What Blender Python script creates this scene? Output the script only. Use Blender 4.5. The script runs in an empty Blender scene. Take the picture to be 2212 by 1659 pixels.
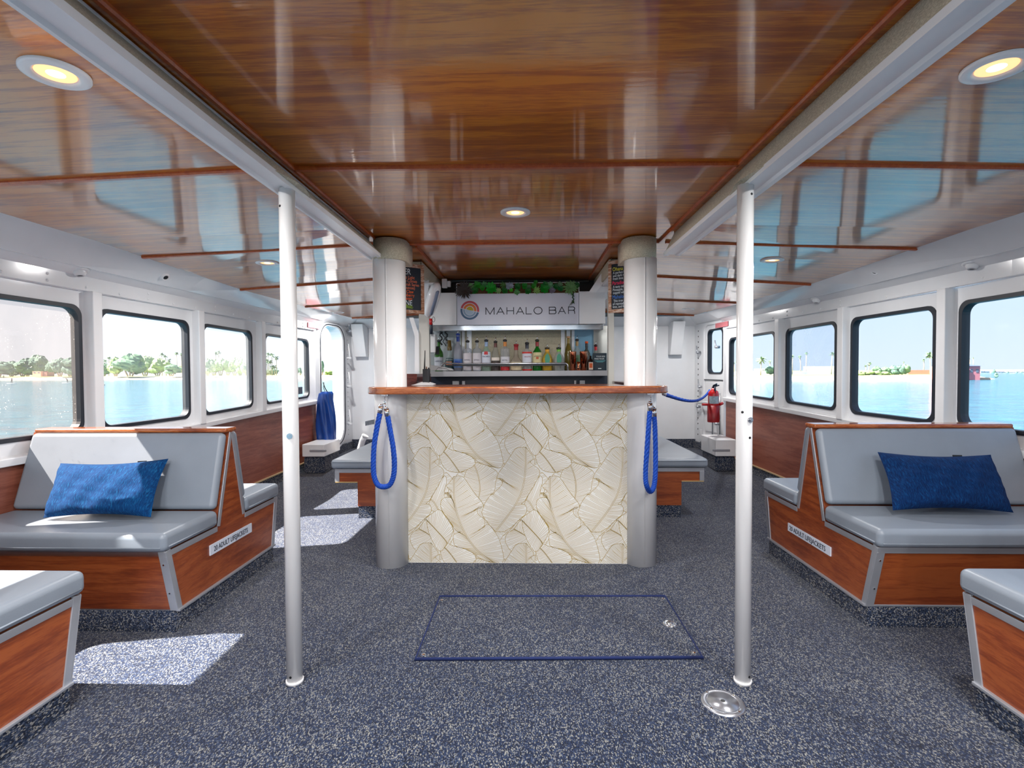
import bpy, math, random
from mathutils import Vector, Matrix
random.seed(7)
PI=math.pi
sc=bpy.context.scene
col=sc.collection
V=Vector
# ---------------------------------------------------------------- camera
FPX=1100.0; CX,CY=1106.0,829.5; EYE=1.25
yaw=math.atan(34/FPX); pit=math.atan(27.5/FPX)
cam=bpy.data.cameras.new('camera'); co=bpy.data.objects.new('camera',cam); col.objects.link(co)
cam.sensor_fit='HORIZONTAL'; cam.sensor_width=36.0; cam.lens=36.0*FPX/2212.0
cam.clip_start=.05; cam.clip_end=3000
RM=Matrix.Rotation(yaw,3,'Z')@Matrix.Rotation(PI/2-pit,3,'X')@Matrix.Rotation(-.0055,3,'Z')
co.matrix_world=Matrix.Translation((0,0,EYE))@RM.to_4x4()
sc.camera=co
def at(u,v,Y):                      # point at depth Y that the pixel (u,v) looks at
    d=RM@V(((u-CX)/FPX,(CY-v)/FPX,-1)); k=Y/d.y
    return V((d.x*k,Y,EYE+d.z*k))
# ---------------------------------------------------------------- materials
MATS={}
def S(c): # sRGB 0-255 -> linear
    return tuple(((x/255.)/12.92 if x/255.<=.04045 else ((x/255.+.055)/1.055)**2.4) for x in c)+(1.,)
def newmat(name):
    m=bpy.data.materials.new(name); m.use_nodes=True; nt=m.node_tree
    b=nt.nodes['Principled BSDF']; MATS[name]=m
    return m,nt,b
def N(nt,t,**k):
    n=nt.nodes.new(t)
    for a,v in k.items():
        if a in n.inputs: n.inputs[a].default_value=v
        else: setattr(n,a,v)
    return n
def setb(b,col=None,rough=.5,metal=0,coat=0,spec=None,trans=0,sheen=0,coatr=.05):
    if col: b.inputs['Base Color'].default_value=col
    b.inputs['Roughness'].default_value=rough; b.inputs['Metallic'].default_value=metal
    b.inputs['Coat Weight'].default_value=coat; b.inputs['Coat Roughness'].default_value=coatr
    if spec is not None: b.inputs['Specular IOR Level'].default_value=spec
    b.inputs['Transmission Weight'].default_value=trans
    if sheen: b.inputs['Sheen Weight'].default_value=sheen
def coords(nt,scale=(1,1,1),rot=(0,0,0)):
    tc=N(nt,'ShaderNodeTexCoord'); mp=N(nt,'ShaderNodeMapping')
    mp.inputs['Scale'].default_value=scale; mp.inputs['Rotation'].default_value=rot
    nt.links.new(tc.outputs['Object'],mp.inputs['Vector']); return mp.outputs[0]
def noise(nt,vec,scale,detail=4,rough=.55,dist=0):
    n=N(nt,'ShaderNodeTexNoise'); n.inputs['Scale'].default_value=scale; n.inputs['Detail'].default_value=detail
    n.inputs['Roughness'].default_value=rough; n.inputs['Distortion'].default_value=dist
    nt.links.new(vec,n.inputs['Vector']); return n
def ramp(nt,fac,stops,interp='LINEAR'):
    r=N(nt,'ShaderNodeValToRGB'); r.color_ramp.interpolation=interp
    e=r.color_ramp.elements
    while len(e)<len(stops): e.new(.5)
    for i,(p,c) in enumerate(stops): e[i].position=p; e[i].color=c
    nt.links.new(fac,r.inputs[0]); return r.outputs[0]
def bump(nt,b,h,strength=.3,dist=.002):
    n=N(nt,'ShaderNodeBump'); n.inputs['Strength'].default_value=strength; n.inputs['Distance'].default_value=dist
    nt.links.new(h,n.inputs['Height']); nt.links.new(n.outputs[0],b.inputs['Normal'])
    return n
def plain(name,c,rough=.5,var=.06,nscale=6,bstr=0,bscale=60,**k):
    m,nt,b=newmat(name); lc=S(c); setb(b,lc,rough,**k)
    vec=coords(nt)
    if var>0:
        n=noise(nt,vec,nscale,3)
        a=tuple(min(1,x*(1-var)) for x in lc[:3])+(1,); d=tuple(min(1,x*(1+var)) for x in lc[:3])+(1,)
        nt.links.new(ramp(nt,n.outputs[0],[(.3,a),(.7,d)]),b.inputs['Base Color'])
    if bstr>0:
        n=noise(nt,vec,bscale,3); bump(nt,b,n.outputs[0],bstr)
    return m
def wood(name,c1,c2,c3,scale=(1,1,1),rough=.35,coat=.4,coatr=.08,axis=None,nsc=5,wav=0,coatb=0):
    m,nt,b=newmat(name); setb(b,None,rough,coat=coat,coatr=coatr)
    vec=coords(nt,scale)
    n=noise(nt,vec,nsc,8,.62,.6); n2=noise(nt,vec,nsc*7,6,.6,.2); n3=noise(nt,coords(nt,(1,1,1)),1.3,2)
    mx=N(nt,'ShaderNodeMath',operation='MULTIPLY_ADD'); nt.links.new(n2.outputs[0],mx.inputs[0]); mx.inputs[1].default_value=.45
    nt.links.new(n.outputs[0],mx.inputs[2])
    m2=N(nt,'ShaderNodeMath',operation='MULTIPLY_ADD'); nt.links.new(n3.outputs[0],m2.inputs[0]); m2.inputs[1].default_value=.35
    nt.links.new(mx.outputs[0],m2.inputs[2])
    nt.links.new(ramp(nt,m2.outputs[0],[(.62,S(c1)),(.86,S(c2)),(1.02,S(c3))]),b.inputs['Base Color'])
    if wav:
        w=noise(nt,coords(nt,(1,6,1)),9,2); w2=noise(nt,coords(nt,(2,30,2)),16,2)
        ad=N(nt,'ShaderNodeMath',operation='MULTIPLY_ADD'); nt.links.new(w2.outputs[0],ad.inputs[0]); ad.inputs[1].default_value=.16; nt.links.new(w.outputs[0],ad.inputs[2])
        bn=N(nt,'ShaderNodeBump'); bn.inputs['Strength'].default_value=wav; bn.inputs['Distance'].default_value=.002
        nt.links.new(ad.outputs[0],bn.inputs['Height']); nt.links.new(bn.outputs[0],b.inputs['Coat Normal'])
    return m
W=plain('white gloss paint',(235,237,240),.16,var=.02,bstr=.08,bscale=14,coat=.3)
W2=plain('white enamel',(238,239,241),.28,var=.02)
POLE=plain('white pole paint',(234,234,234),.22,var=.015,bstr=.12,bscale=9,coat=.3)
ALU=plain('brushed aluminium',(178,182,190),.42,var=.05,metal=.55)
STEEL=plain('stainless steel',(200,203,208),.22,var=.03,metal=1)
CHROME=plain('chrome',(225,226,230),.08,var=0,metal=1)
BLACK=plain('black plastic',(22,24,28),.4,var=.1)
RUB=plain('black rubber gasket',(30,36,46),.5,var=.1)
DARK=plain('dark glass front',(16,22,32),.12,var=.1,coat=.5)
RED=plain('red paint',(196,22,28),.3,var=.05,coat=.4)
BLUEV=plain('blue vinyl',(8,72,160),.34,var=.12,nscale=5,bstr=.4,bscale=7,coat=.3)
MOLD=wood('varnished moulding',(156,62,14),(176,76,22),(190,92,32),(8,8,8),.35,.4)
BEWOOD=wood('bench laminate',(96,38,16),(134,62,28),(156,80,38),(.8,1.1,9),.4,.25,coatr=.25,nsc=3)
CEIL=wood('ceiling laminate',(126,56,0),(168,86,0),(204,122,8),(.7,9,4),.3,1.0,coatr=.05,nsc=2.6,wav=.12)
WAINS=wood('wainscot laminate',(112,58,46),(138,78,62),(154,92,74),(3,.7,9),.42,.35,coatr=.2,nsc=3)
BARW=wood('bar top wood',(104,44,12),(150,72,26),(186,108,54),(1.2,8,8),.25,.8,coatr=.08,nsc=4)
MAHO=wood('mahogany',(60,20,16),(92,34,28),(116,52,42),(2,2,6),.25,.6,coatr=.1)
VINYL=plain('grey vinyl',(134,144,156),.38,var=.05,nscale=4,bstr=.12,bscale=220,coat=.15,coatr=.3)
GROUTW=plain('off white paint',(214,214,206),.5,var=.03)
def carpet(name,cs,sc1=330,ang=.5,bs=.8):
    m,nt,b=newmat(name); setb(b,None,.95,spec=.1,sheen=.2)
    vec=coords(nt,(1,.55,1),(0,0,ang))
    v=N(nt,'ShaderNodeTexVoronoi'); v.inputs['Scale'].default_value=sc1; nt.links.new(vec,v.inputs['Vector'])
    n=noise(nt,vec,sc1*.9,2); n2=noise(nt,coords(nt),2.2,4)
    sep=N(nt,'ShaderNodeSeparateColor'); nt.links.new(v.outputs['Color'],sep.inputs[0])
    mx=N(nt,'ShaderNodeMath',operation='MULTIPLY_ADD'); nt.links.new(n.outputs[0],mx.inputs[0]); mx.inputs[1].default_value=.55; nt.links.new(sep.outputs[0],mx.inputs[2])
    m2=N(nt,'ShaderNodeMath',operation='MULTIPLY_ADD'); nt.links.new(n2.outputs[0],m2.inputs[0]); m2.inputs[1].default_value=.25; nt.links.new(mx.outputs[0],m2.inputs[2])
    m3=N(nt,'ShaderNodeMath',operation='MULTIPLY'); nt.links.new(m2.outputs[0],m3.inputs[0]); m3.inputs[1].default_value=.6
    nt.links.new(ramp(nt,m3.outputs[0],[(.30,S(cs[0])),(.52,S(cs[1])),(.67,S(cs[2])),(.82,S(cs[3]))]),b.inputs['Base Color'])
    bump(nt,b,mx.outputs[0],bs,.004)
    return m
CARP=carpet('blue loop carpet',[(4,12,32),(14,33,66),(38,57,90),(146,146,140)])
CARK=carpet('dark kick carpet',[(8,16,34),(24,42,72),(56,72,100),(160,158,152)],240,.9)
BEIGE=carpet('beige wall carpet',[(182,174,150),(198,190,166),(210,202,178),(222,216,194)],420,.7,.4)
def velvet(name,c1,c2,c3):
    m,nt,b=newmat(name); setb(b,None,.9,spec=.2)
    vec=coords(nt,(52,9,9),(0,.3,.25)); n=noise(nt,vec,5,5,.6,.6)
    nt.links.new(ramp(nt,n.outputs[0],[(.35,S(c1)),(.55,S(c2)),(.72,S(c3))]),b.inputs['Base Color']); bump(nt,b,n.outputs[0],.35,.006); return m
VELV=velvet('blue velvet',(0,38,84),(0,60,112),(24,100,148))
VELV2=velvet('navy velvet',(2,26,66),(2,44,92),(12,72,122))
ROPE=plain('blue rope',(0,70,176),.7,var=.25,nscale=120,bstr=.3,bscale=300)
def glassmat(name,tint,dirt,dcol,sc1=3.0,spk=0.0,gl=.05,smudge=.5):
    m,nt,b=newmat(name)
    nt.nodes.remove(b); out=nt.nodes['Material Output']
    t=N(nt,'ShaderNodeBsdfTransparent'); t.inputs[0].default_value=tint
    g=N(nt,'ShaderNodeBsdfGlossy'); g.inputs['Roughness'].default_value=.02
    lw=N(nt,'ShaderNodeLayerWeight'); pw=N(nt,'ShaderNodeMath',operation='POWER'); nt.links.new(lw.outputs['Facing'],pw.inputs[0]); pw.inputs[1].default_value=5
    fr=N(nt,'ShaderNodeMath',operation='MULTIPLY_ADD'); nt.links.new(pw.outputs[0],fr.inputs[0]); fr.inputs[1].default_value=.7; fr.inputs[2].default_value=gl
    m1=N(nt,'ShaderNodeMixShader'); nt.links.new(fr.outputs[0],m1.inputs[0]); nt.links.new(t.outputs[0],m1.inputs[1]); nt.links.new(g.outputs[0],m1.inputs[2])
    d=N(nt,'ShaderNodeBsdfTranslucent'); d.inputs[0].default_value=dcol
    d2=N(nt,'ShaderNodeBsdfDiffuse'); d2.inputs[0].default_value=dcol
    ad=N(nt,'ShaderNodeMixShader'); ad.inputs[0].default_value=.4; nt.links.new(d.outputs[0],ad.inputs[1]); nt.links.new(d2.outputs[0],ad.inputs[2])
    vec=coords(nt,(1,1,.6)); n=noise(nt,vec,sc1,5,.6,.6)
    f=N(nt,'ShaderNodeMapRange'); nt.links.new(n.outputs[0],f.inputs[0]); f.inputs[1].default_value=.4; f.inputs[2].default_value=.7
    f.inputs[3].default_value=dirt; f.inputs[4].default_value=dirt+smudge*dirt+.02
    fac=f.outputs[0]
    if spk>0:
        v=noise(nt,coords(nt,(1,1,1.0)),95,2,.5); n5=noise(nt,coords(nt),3,3)
        r=N(nt,'ShaderNodeMath',operation='MULTIPLY_ADD'); nt.links.new(n5.outputs[0],r.inputs[0]); r.inputs[1].default_value=.35; nt.links.new(v.outputs[0],r.inputs[2])
        s=N(nt,'ShaderNodeMapRange'); nt.links.new(r.outputs[0],s.inputs[0]); s.inputs[1].default_value=.86; s.inputs[2].default_value=.92; s.inputs[3].default_value=0; s.inputs[4].default_value=spk
        a=N(nt,'ShaderNodeMath',operation='ADD'); nt.links.new(fac,a.inputs[0]); nt.links.new(s.outputs[0],a.inputs[1]); fac=a.outputs[0]
    m2=N(nt,'ShaderNodeMixShader'); nt.links.new(fac,m2.inputs[0]); nt.links.new(m1.outputs[0],m2.inputs[1]); nt.links.new(ad.outputs[0],m2.inputs[2])
    nt.links.new(m2.outputs[0],out.inputs[0]); return m
GLHL=glassmat('hazy port glass',(.92,.95,.98,1),.06,(.85,.93,1,1),2.0,smudge=1.0)
GL=glassmat('clear window glass',(.95,.975,.99,1),.02,(.9,.95,1,1))
GLS=glassmat('salty window glass',(.62,.585,.57,1),.035,(.95,.88,.84,1),2.5,spk=.35)
GLH=glassmat('hazy window glass',(.93,.96,.98,1),.22,(.85,.93,1,1),2.0,smudge=1.0)
GLL=glassmat('port window glass',(.92,.955,.99,1),.022,(.92,.96,1,1),2.0)
def emis(name,c,st):
    m,nt,b=newmat(name); b.inputs['Base Color'].default_value=S(c); b.inputs['Emission Color'].default_value=S(c); b.inputs['Emission Strength'].default_value=st; return m
# ---------------------------------------------------------------- mesh builder
ORG={}
class MB:
    def __init__(s): s.v=[]; s.f=[]; s.mi=[]; s.sm=[]
    def add(s,pts,faces,m=0,sm=False,M=None):
        o=len(s.v)
        for p in pts:
            p=V(p); s.v.append(M@p if M else p)
        for f in faces: s.f.append([i+o for i in f]); s.mi.append(m); s.sm.append(sm)
    def box(s,a,b,m=0,M=None):
        x0,y0,z0=a; x1,y1,z1=b
        s.add([(x0,y0,z0),(x1,y0,z0),(x1,y1,z0),(x0,y1,z0),(x0,y0,z1),(x1,y0,z1),(x1,y1,z1),(x0,y1,z1)],
              [(0,3,2,1),(4,5,6,7),(0,1,5,4),(1,2,6,5),(2,3,7,6),(3,0,4,7)],m,False,M)
    def hexa(s,p,m=0): # 8 points bottom ring then top ring
        s.add(p,[(0,3,2,1),(4,5,6,7),(0,1,5,4),(1,2,6,5),(2,3,7,6),(3,0,4,7)],m)
    def prism(s,poly,f0,f1,m=0,sm=False,cap=True):
        n=len(poly); pts=[f0(p) for p in poly]+[f1(p) for p in poly]
        fs=[(i,(i+1)%n,(i+1)%n+n,i+n) for i in range(n)]
        o=len(s.v); s.add(pts,fs,m,sm)
        if cap:
            s.f.append([o+i for i in range(n)][::-1]); s.mi.append(m); s.sm.append(False)
            s.f.append([o+n+i for i in range(n)]); s.mi.append(m); s.sm.append(False)
    def cyl(s,p0,p1,r0,r1=None,n=20,m=0,caps=True,sm=True):
        r1=r0 if r1 is None else r1
        p0=V(p0);p1=V(p1); d=(p1-p0).normalized(); a=d.orthogonal().normalized(); b=d.cross(a)
        pts=[]
        for p,r in ((p0,r0),(p1,r1)):
            for i in range(n):
                t=2*PI*i/n; pts.append(p+a*math.cos(t)*r+b*math.sin(t)*r)
        o=len(s.v); s.add(pts,[(i,(i+1)%n,(i+1)%n+n,i+n) for i in range(n)],m,sm)
        if caps:
            s.f.append([o+i for i in range(n)][::-1]); s.mi.append(m); s.sm.append(False)
            s.f.append([o+n+i for i in range(n)]); s.mi.append(m); s.sm.append(False)
    def lathe(s,prof,org,n=24,m=0,M=None,sm=True,sx=1,sy=1):
        org=V(org); pts=[]
        for r,z in prof:
            for i in range(n):
                t=2*PI*i/n; p=V((r*math.cos(t)*sx,r*math.sin(t)*sy,z)); pts.append((M@p if M else p)+org)
        fs=[]
        for k in range(len(prof)-1):
            for i in range(n): j=(i+1)%n; fs.append((k*n+i,k*n+j,(k+1)*n+j,(k+1)*n+i))
        s.add(pts,fs,m,sm)
    def tube(s,path,r,n=8,m=0,closed=False,caps=True,sm=True,rf=None):
        P=[V(p) for p in path]; L=len(P); pts=[]
        t0=(P[1]-P[0]).normalized(); a=t0.orthogonal().normalized()
        for k in range(L):
            if closed: t=(P[(k+1)%L]-P[k-1]).normalized()
            else: t=(P[min(k+1,L-1)]-P[max(k-1,0)]).normalized()
            a=(a-t*a.dot(t)); a=a.normalized() if a.length>1e-6 else t.orthogonal().normalized()
            b=t.cross(a); rr=r*(rf(k/(L-1)) if rf else 1)
            for i in range(n):
                q=2*PI*i/n; pts.append(P[k]+a*math.cos(q)*rr+b*math.sin(q)*rr)
        fs=[]
        R=L if closed else L-1
        for k in range(R):
            k2=(k+1)%L
            for i in range(n): j=(i+1)%n; fs.append((k*n+i,k*n+j,k2*n+j,k2*n+i))
        o=len(s.v); s.add(pts,fs,m,sm)
        if caps and not closed:
            s.f.append([o+i for i in range(n)][::-1]); s.mi.append(m); s.sm.append(False)
            s.f.append([o+(L-1)*n+i for i in range(n)]); s.mi.append(m); s.sm.append(False)
    def grid(s,fn,nu,nv,m=0,sm=True,flip=False):
        pts=[fn(i/nu,j/nv) for j in range(nv+1) for i in range(nu+1)]
        fs=[]
        for j in range(nv):
            for i in range(nu):
                q=(j*(nu+1)+i,j*(nu+1)+i+1,(j+1)*(nu+1)+i+1,(j+1)*(nu+1)+i); fs.append(q[::-1] if flip else q)
        s.add(pts,fs,m,sm)
    def build(s,name,mats,parent=None,kind=None,bevel=0,seg=2,sub=0,label=None,fixn=True):
        o0=ORG.get(parent.name,V((0,0,0))) if parent else V((0,0,0))
        me=bpy.data.meshes.new(name)
        me.from_pydata([tuple(p-o0) for p in s.v],[],s.f)
        if not isinstance(mats,(list,tuple)): mats=[mats]
        for m in mats: me.materials.append(m)
        for p,mi,sm in zip(me.polygons,s.mi,s.sm): p.material_index=mi; p.use_smooth=sm or bevel>0 or sub>0
        me.update()
        if fixn:
            import bmesh
            bm=bmesh.new(); bm.from_mesh(me); bmesh.ops.recalc_face_normals(bm,faces=bm.faces); bm.to_mesh(me); bm.free()
        ob=bpy.data.objects.new(name,me); col.objects.link(ob)
        if parent: ob.parent=parent
        ORG[ob.name]=o0
        if kind: ob['kind']=kind
        if label: ob['label']=label
        if bevel>0:
            md=ob.modifiers.new('bevel','BEVEL'); md.width=bevel; md.segments=seg; md.limit_method='ANGLE'; md.angle_limit=.6
            w=ob.modifiers.new('wn','WEIGHTED_NORMAL')
        if sub>0:
            md=ob.modifiers.new('sub','SUBSURF'); md.levels=sub; md.render_levels=sub
        return ob
def thing(name,label,cat,loc=(0,0,0),group=None):
    o=bpy.data.objects.new(name,None); col.objects.link(o); o.location=loc; o.empty_display_size=.1
    o['label']=label; o['category']=cat
    if group: o['group']=group
    ORG[o.name]=V(loc); return o
def struct(name,loc=(0,0,0)):
    o=bpy.data.objects.new(name,None); col.objects.link(o); o.location=loc; o['kind']='structure'; ORG[o.name]=V(loc); return o
def tag(o,label,cat,group=None,kind=None):
    o['label']=label; o['category']=cat
    if group: o['group']=group
    if kind: o['kind']=kind
    return o
def text(name,s,size,M,mat,parent,sx=1.0,ext=.0008,align='LEFT'):
    cu=bpy.data.curves.new('t','FONT'); cu.body=s; cu.size=size; cu.extrude=ext; cu.align_x=align; cu.resolution_u=3
    to=bpy.data.objects.new('t',cu); col.objects.link(to)
    bpy.context.view_layer.update()
    me=bpy.data.meshes.new_from_object(to.evaluated_get(bpy.context.evaluated_depsgraph_get()))
    bpy.data.objects.remove(to)
    o0=ORG.get(parent.name,V((0,0,0))) if parent else V((0,0,0))
    for v in me.vertices:
        p=V((v.co.x*sx,v.co.y,v.co.z)); v.co=(M@p)-o0
    me.materials.clear(); me.materials.append(mat); me.name=name
    ob=bpy.data.objects.new(name,me); col.objects.link(ob)
    if parent: ob.parent=parent
    ORG[ob.name]=o0; return ob
def frame(o,x,y,z):  # matrix from axes
    return Matrix(((x[0],y[0],z[0],o[0]),(x[1],y[1],z[1],o[1]),(x[2],y[2],z[2],o[2]),(0,0,0,1)))
def rrect(y0,y1,z0,z1,r,n=6):
    pts=[]
    for cx,cz,a in ((y1-r,z1-r,0),(y0+r,z1-r,90),(y0+r,z0+r,180),(y1-r,z0+r,270)):
        for i in range(n+1):
            t=math.radians(a+90*i/n); pts.append((cx+r*math.cos(t),cz+r*math.sin(t)))
    return pts
def interp(x,xs,ys):
    if x<=xs[0]: return ys[0]
    for i in range(len(xs)-1):
        if x<=xs[i+1]: return ys[i]+(ys[i+1]-ys[i])*(x-xs[i])/(xs[i+1]-xs[i])
    return ys[-1]
# ================================================================ hull shell
YF=7.4; YB=-3.0
def XW(s,Y):
    if s<0: return interp(Y,[-3,2,4,5.2,6.3,7.4],[2.86,2.86,2.83,2.79,2.70,2.58])
    return interp(Y,[-3,2,3.5,4.5,5.5,6.7,7.4],[2.80,2.80,2.78,2.72,2.64,2.52,2.40])
def WP(s,Y,z,off=0): return V((s*(XW(s,Y)-off),Y,z))
def fz(Y): return 0 if Y<4.9 else .135*min(1,(Y-4.9)/2.3)
def rail(Y): return .795+max(0,Y-3.4)*.035
def zb(Y): return .872+max(0,Y-4.2)*.033
def zt(Y): return 1.685-max(0,Y-4.2)*.014
def zco(Y): return interp(Y,[3,4.5,7.4],[2.045,1.992,1.985])
def zci(Y): return interp(Y,[4.3,5.2,7.4],[2.10,2.07,2.05])
LW=[(-2.95,-2.1),(-1.9,-1.05),(-.85,0.0),(.18,1.04),(1.2,2.1),(2.28,3.165),(3.29,4.17),(4.33,5.085),(5.30,6.22)]
LPST=[-2.0,-.95,.09,1.12,2.19,3.225,4.25,5.2]
RWN=[(-2.95,-2.1),(-1.85,-1.0),(-.75,.1),(.3,1.15),(1.4,2.25),(2.46,3.375),(3.55,4.385),(4.56,5.32),(5.51,6.5)]
RPST=[-1.97,-.87,.2,1.27,2.36,3.45,4.44,5.39]
HEAD=1.775
# floor
f=MB()
ys=[YB-.3,4.9,7.2,YF+.05]
for a,b in zip(ys[:-1],ys[1:]):
    f.add([(-3,a,fz(a)),(3,a,fz(a)),(3,b,fz(b)),(-3,b,fz(b))],[(0,1,2,3)])
fl=f.build('floor',CARP,kind='structure',fixn=False)
winno=0
def ring(mb,inner,outer_fn,s,off,m=0,n=None):
    k=len(inner); o=len(mb.v)
    mb.add([WP(s,y,z,off) for y,z in inner]+[outer_fn(y,z) for y,z in inner],[(i,(i+1)%k,(i+1)%k+k,i+k) for i in range(k)],m)
def cellhole(mb,s,c0,c1,z0f,z1f,hole,depth=.05):
    # wall around a rounded opening
    ym=sum(p[0] for p in hole)/len(hole); zm=sum(p[1] for p in hole)/len(hole)
    outp=[]
    for y,z in hole:
        dy,dz=y-ym,z-zm
        hy=(c1-ym) if dy>0 else (ym-c0); lo=z0f(y); hi=z1f(y)
        ty=hy/abs(dy) if abs(dy)>1e-9 else 1e9
        tz=((hi-zm)/dz if dz>0 else (lo-zm)/dz) if abs(dz)>1e-9 else 1e9
        t=min(ty,tz); yy=ym+dy*t; zz=zm+dz*t; outp.append((yy,zz))
    # snap corners
    for cy,cz in ((c0,z0f(c0)),(c1,z0f(c1)),(c0,z1f(c0)),(c1,z1f(c1))):
        i=min(range(len(outp)),key=lambda q:(outp[q][0]-cy)**2+(outp[q][1]-cz)**2); outp[i]=(cy,cz)
    k=len(hole)
    mb.add([WP(s,y,z) for y,z in hole]+[WP(s,y,z) for y,z in outp],[(i,(i+1)%k,(i+1)%k+k,i+k) for i in range(k)])
    if depth: mb.add([WP(s,y,z) for y,z in hole]+[WP(s,y,z,-depth) for y,z in hole],[(i,(i+1)%k,(i+1)%k+k,i+k) for i in range(k)])
def winpart(s,hole,inner,glass,gasket=True,name=None):
    global winno
    winno+=1
    w=struct('window_%d'%winno)
    k=len(hole)
    g=MB()
    g.add([WP(s,y,z,.008) for y,z in hole]+[WP(s,y,z,.008) for y,z in inner],[(i,(i+1)%k,(i+1)%k+k,i+k) for i in range(k)])
    g.add([WP(s,y,z,.008) for y,z in inner]+[WP(s,y,z,-.045) for y,z in inner],[(i,(i+1)%k,(i+1)%k+k,i+k) for i in range(k)])
    g.add([WP(s,y,z,.008) for y,z in hole]+[WP(s,y,z,-.02) for y,z in hole],[(i,(i+1)%k,(i+1)%k+k,i+k) for i in range(k)])
    g.build('gasket',RUB,w)
    p=MB(); p.add([WP(s,y,z,-.02) for y,z in inner],[tuple(range(k))])
    p.build('glass_pane',glass,w,fixn=False)
    return w
def side(s,wins,posts,nm):
    root=struct('wall_'+nm)
    mb=MB()
    DY0=6.36 if s<0 else 6.56
    cells=[YB-.0]+posts+[DY0]
    for i,(a,b) in enumerate(wins):
        c0,c1=cells[i],cells[i+1]
        hole=[(y,z) for y,z in rrect(a,b,zb((a+b)/2),zt((a+b)/2),.07)]
        # follow sheer
        sl=zb(b)-zb(a); hole=[(y,z+(zb(y)-zb((a+b)/2))*(1 if z<1.3 else -.4)) for y,z in hole]
        cellhole(mb,s,c0,c1,lambda y:rail(y)-.02,lambda y:HEAD,hole)
        cy=(a+b)/2; cz=1.28
        inner=[(cy+(y-cy)*(1-.05/(b-a)),cz+(z-cz)*(1-.05/.81)) for y,z in hole]
        g=GL if s>0 else GLL
        if s<0 and i==5: g=GLS
        if s<0 and i==7: g=GLHL
        if s>0 and i==7: g=GLH
        winpart(s,hole,inner,g)
    mb.build('wall_skin',W,root)
    # wainscot wood and bottom kick
    ysx=[YB,0,2,3,4,4.5,5,5.5,6,DY0]
    w=MB(); k=MB(); r=MB(); h=MB(); t=MB()
    for a,b in zip(ysx[:-1],ysx[1:]):
        def q(mb,pts): # list of (off,z(Y)) profile
            n=len(pts)
            mb.add([WP(s,a,z(a),o) for o,z in pts]+[WP(s,b,z(b),o) for o,z in pts],[(i,i+1,i+1+n,i+n) for i in range(n-1)])
        wb=lambda y:.115+max(0,y-4.6)*.035
        q(w,[(.012,wb),(.012,lambda y:rail(y)-.03)])
        q(t,[(.0,lambda y:wb(y)-.012),(.03,lambda y:wb(y)-.012),(.03,wb),(.0,wb)])
        q(k,[(.02,lambda y:fz(y)-.01),(.02,wb)])
        q(r,[(0,lambda y:rail(y)-.045),(.05,lambda y:rail(y)-.045),(.055,lambda y:rail(y)-.004),(.05,rail),(0,lambda y:rail(y)+.004)])
        q(h,[(0,lambda y:HEAD),(.028,lambda y:HEAD+.004),(.03,lambda y:1.868),(.1,lambda y:1.905),(.115,lambda y:1.905),(.262,lambda y:zco(y)),(.262,lambda y:zco(y)+.06)])
    w.build('wood_panel',WAINS,root); r.build('sill_rail',W2,root,bevel=.004); h.build('ceiling_cove',W,root)
    t.build('brass_strip',plain('pale brass '+nm,(214,190,150),.35,metal=.3),root)
    kk=k.build('baseboard_'+nm,CARK,kind='structure')
    # posts
    for i,Y in enumerate(posts):
        p=MB(); hw=.036
        z0,z1=rail(Y)-.01,HEAD+.004
        pts=[]
        for z in (z0,z1):
            pts+= [WP(s,Y-hw,z,-.01),WP(s,Y+hw,z,-.01),WP(s,Y+hw,z,.062),WP(s,Y-hw,z,.062)]
        p.hexa(pts)
        p.build('post',W2,root,bevel=.006)
    # rivets on header band
    rv=MB()
    for j in range(26):
        Y=-.2+j*.26
        if Y>DY0-.1: break
        for z in ((1.80,) if j%3 else (1.80,1.84)):
            c=WP(s,Y,z,.03); rv.lathe([(0.009,0),(.007,.004),(0,.0055)],c,8,0,Matrix.Rotation(-s*PI/2,3,'Y'))
    rv.build('rivet',W2,root)
    return root
wl=side(-1,LW,LPST,'left'); wr=side(1,RWN,RPST,'right')
# ---- left doorway (open) and right door (closed)
def arch(y0,y1,z0,z1,r,n=8): return rrect(y0,y1,z0,z1,r,n)
mb=MB()
a0,a1=6.36,YF
hole=arch(6.44,7.02,.30,1.86,.2)
cellhole(mb,-1,a0,a1,lambda y:fz(y)-.02,lambda y:2.0,hole,.0)
mb.build('wall_skin',W,wl)
d2=struct('door_2')
g=MB(); k=len(hole)
out=arch(6.38,7.10,.22,1.90,.24)
g.add([WP(-1,y,z,.05) for y,z in hole]+[WP(-1,y,z,.05) for y,z in out],[(i,(i+1)%k,(i+1)%k+k,i+k) for i in range(k)])
g.add([WP(-1,y,z,.05) for y,z in hole]+[WP(-1,y,z,-.10) for y,z in hole],[(i,(i+1)%k,(i+1)%k+k,i+k) for i in range(k)])
g.add([WP(-1,y,z,.05) for y,z in out]+[WP(-1,y,z,.0) for y,z in out],[(i,(i+1)%k,(i+1)%k+k,i+k) for i in range(k)])
g.build('door_frame',W,d2)
g=MB(); sl=[(y,z) for y,z in arch(6.41,7.065,.26,1.88,.22)]
g.tube([WP(-1,y,z,.055) for y,z in sl],.006,6,closed=True); g.build('gasket',RUB,d2)
for z in (.52,1.05,1.45,1.83):
    g=MB(); c=WP(-1,7.16,z,.04)
    g.cyl(c,c+V((.07,-.02,0)),.016,n=12); g.cyl(c+V((.055,-.02,0)),c+V((.03,-.01,.2)),.012,.007,10); g.build('door_dog',STEEL if z>1.8 else W2,d2)
g=MB()
for j in range(22):
    z=.35+j*.068; c=WP(-1,7.27,z,.0); g.lathe([(.008,0),(.006,.003),(0,.004)],c,8,0,Matrix.Rotation(PI/2,3,'Y'))
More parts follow.
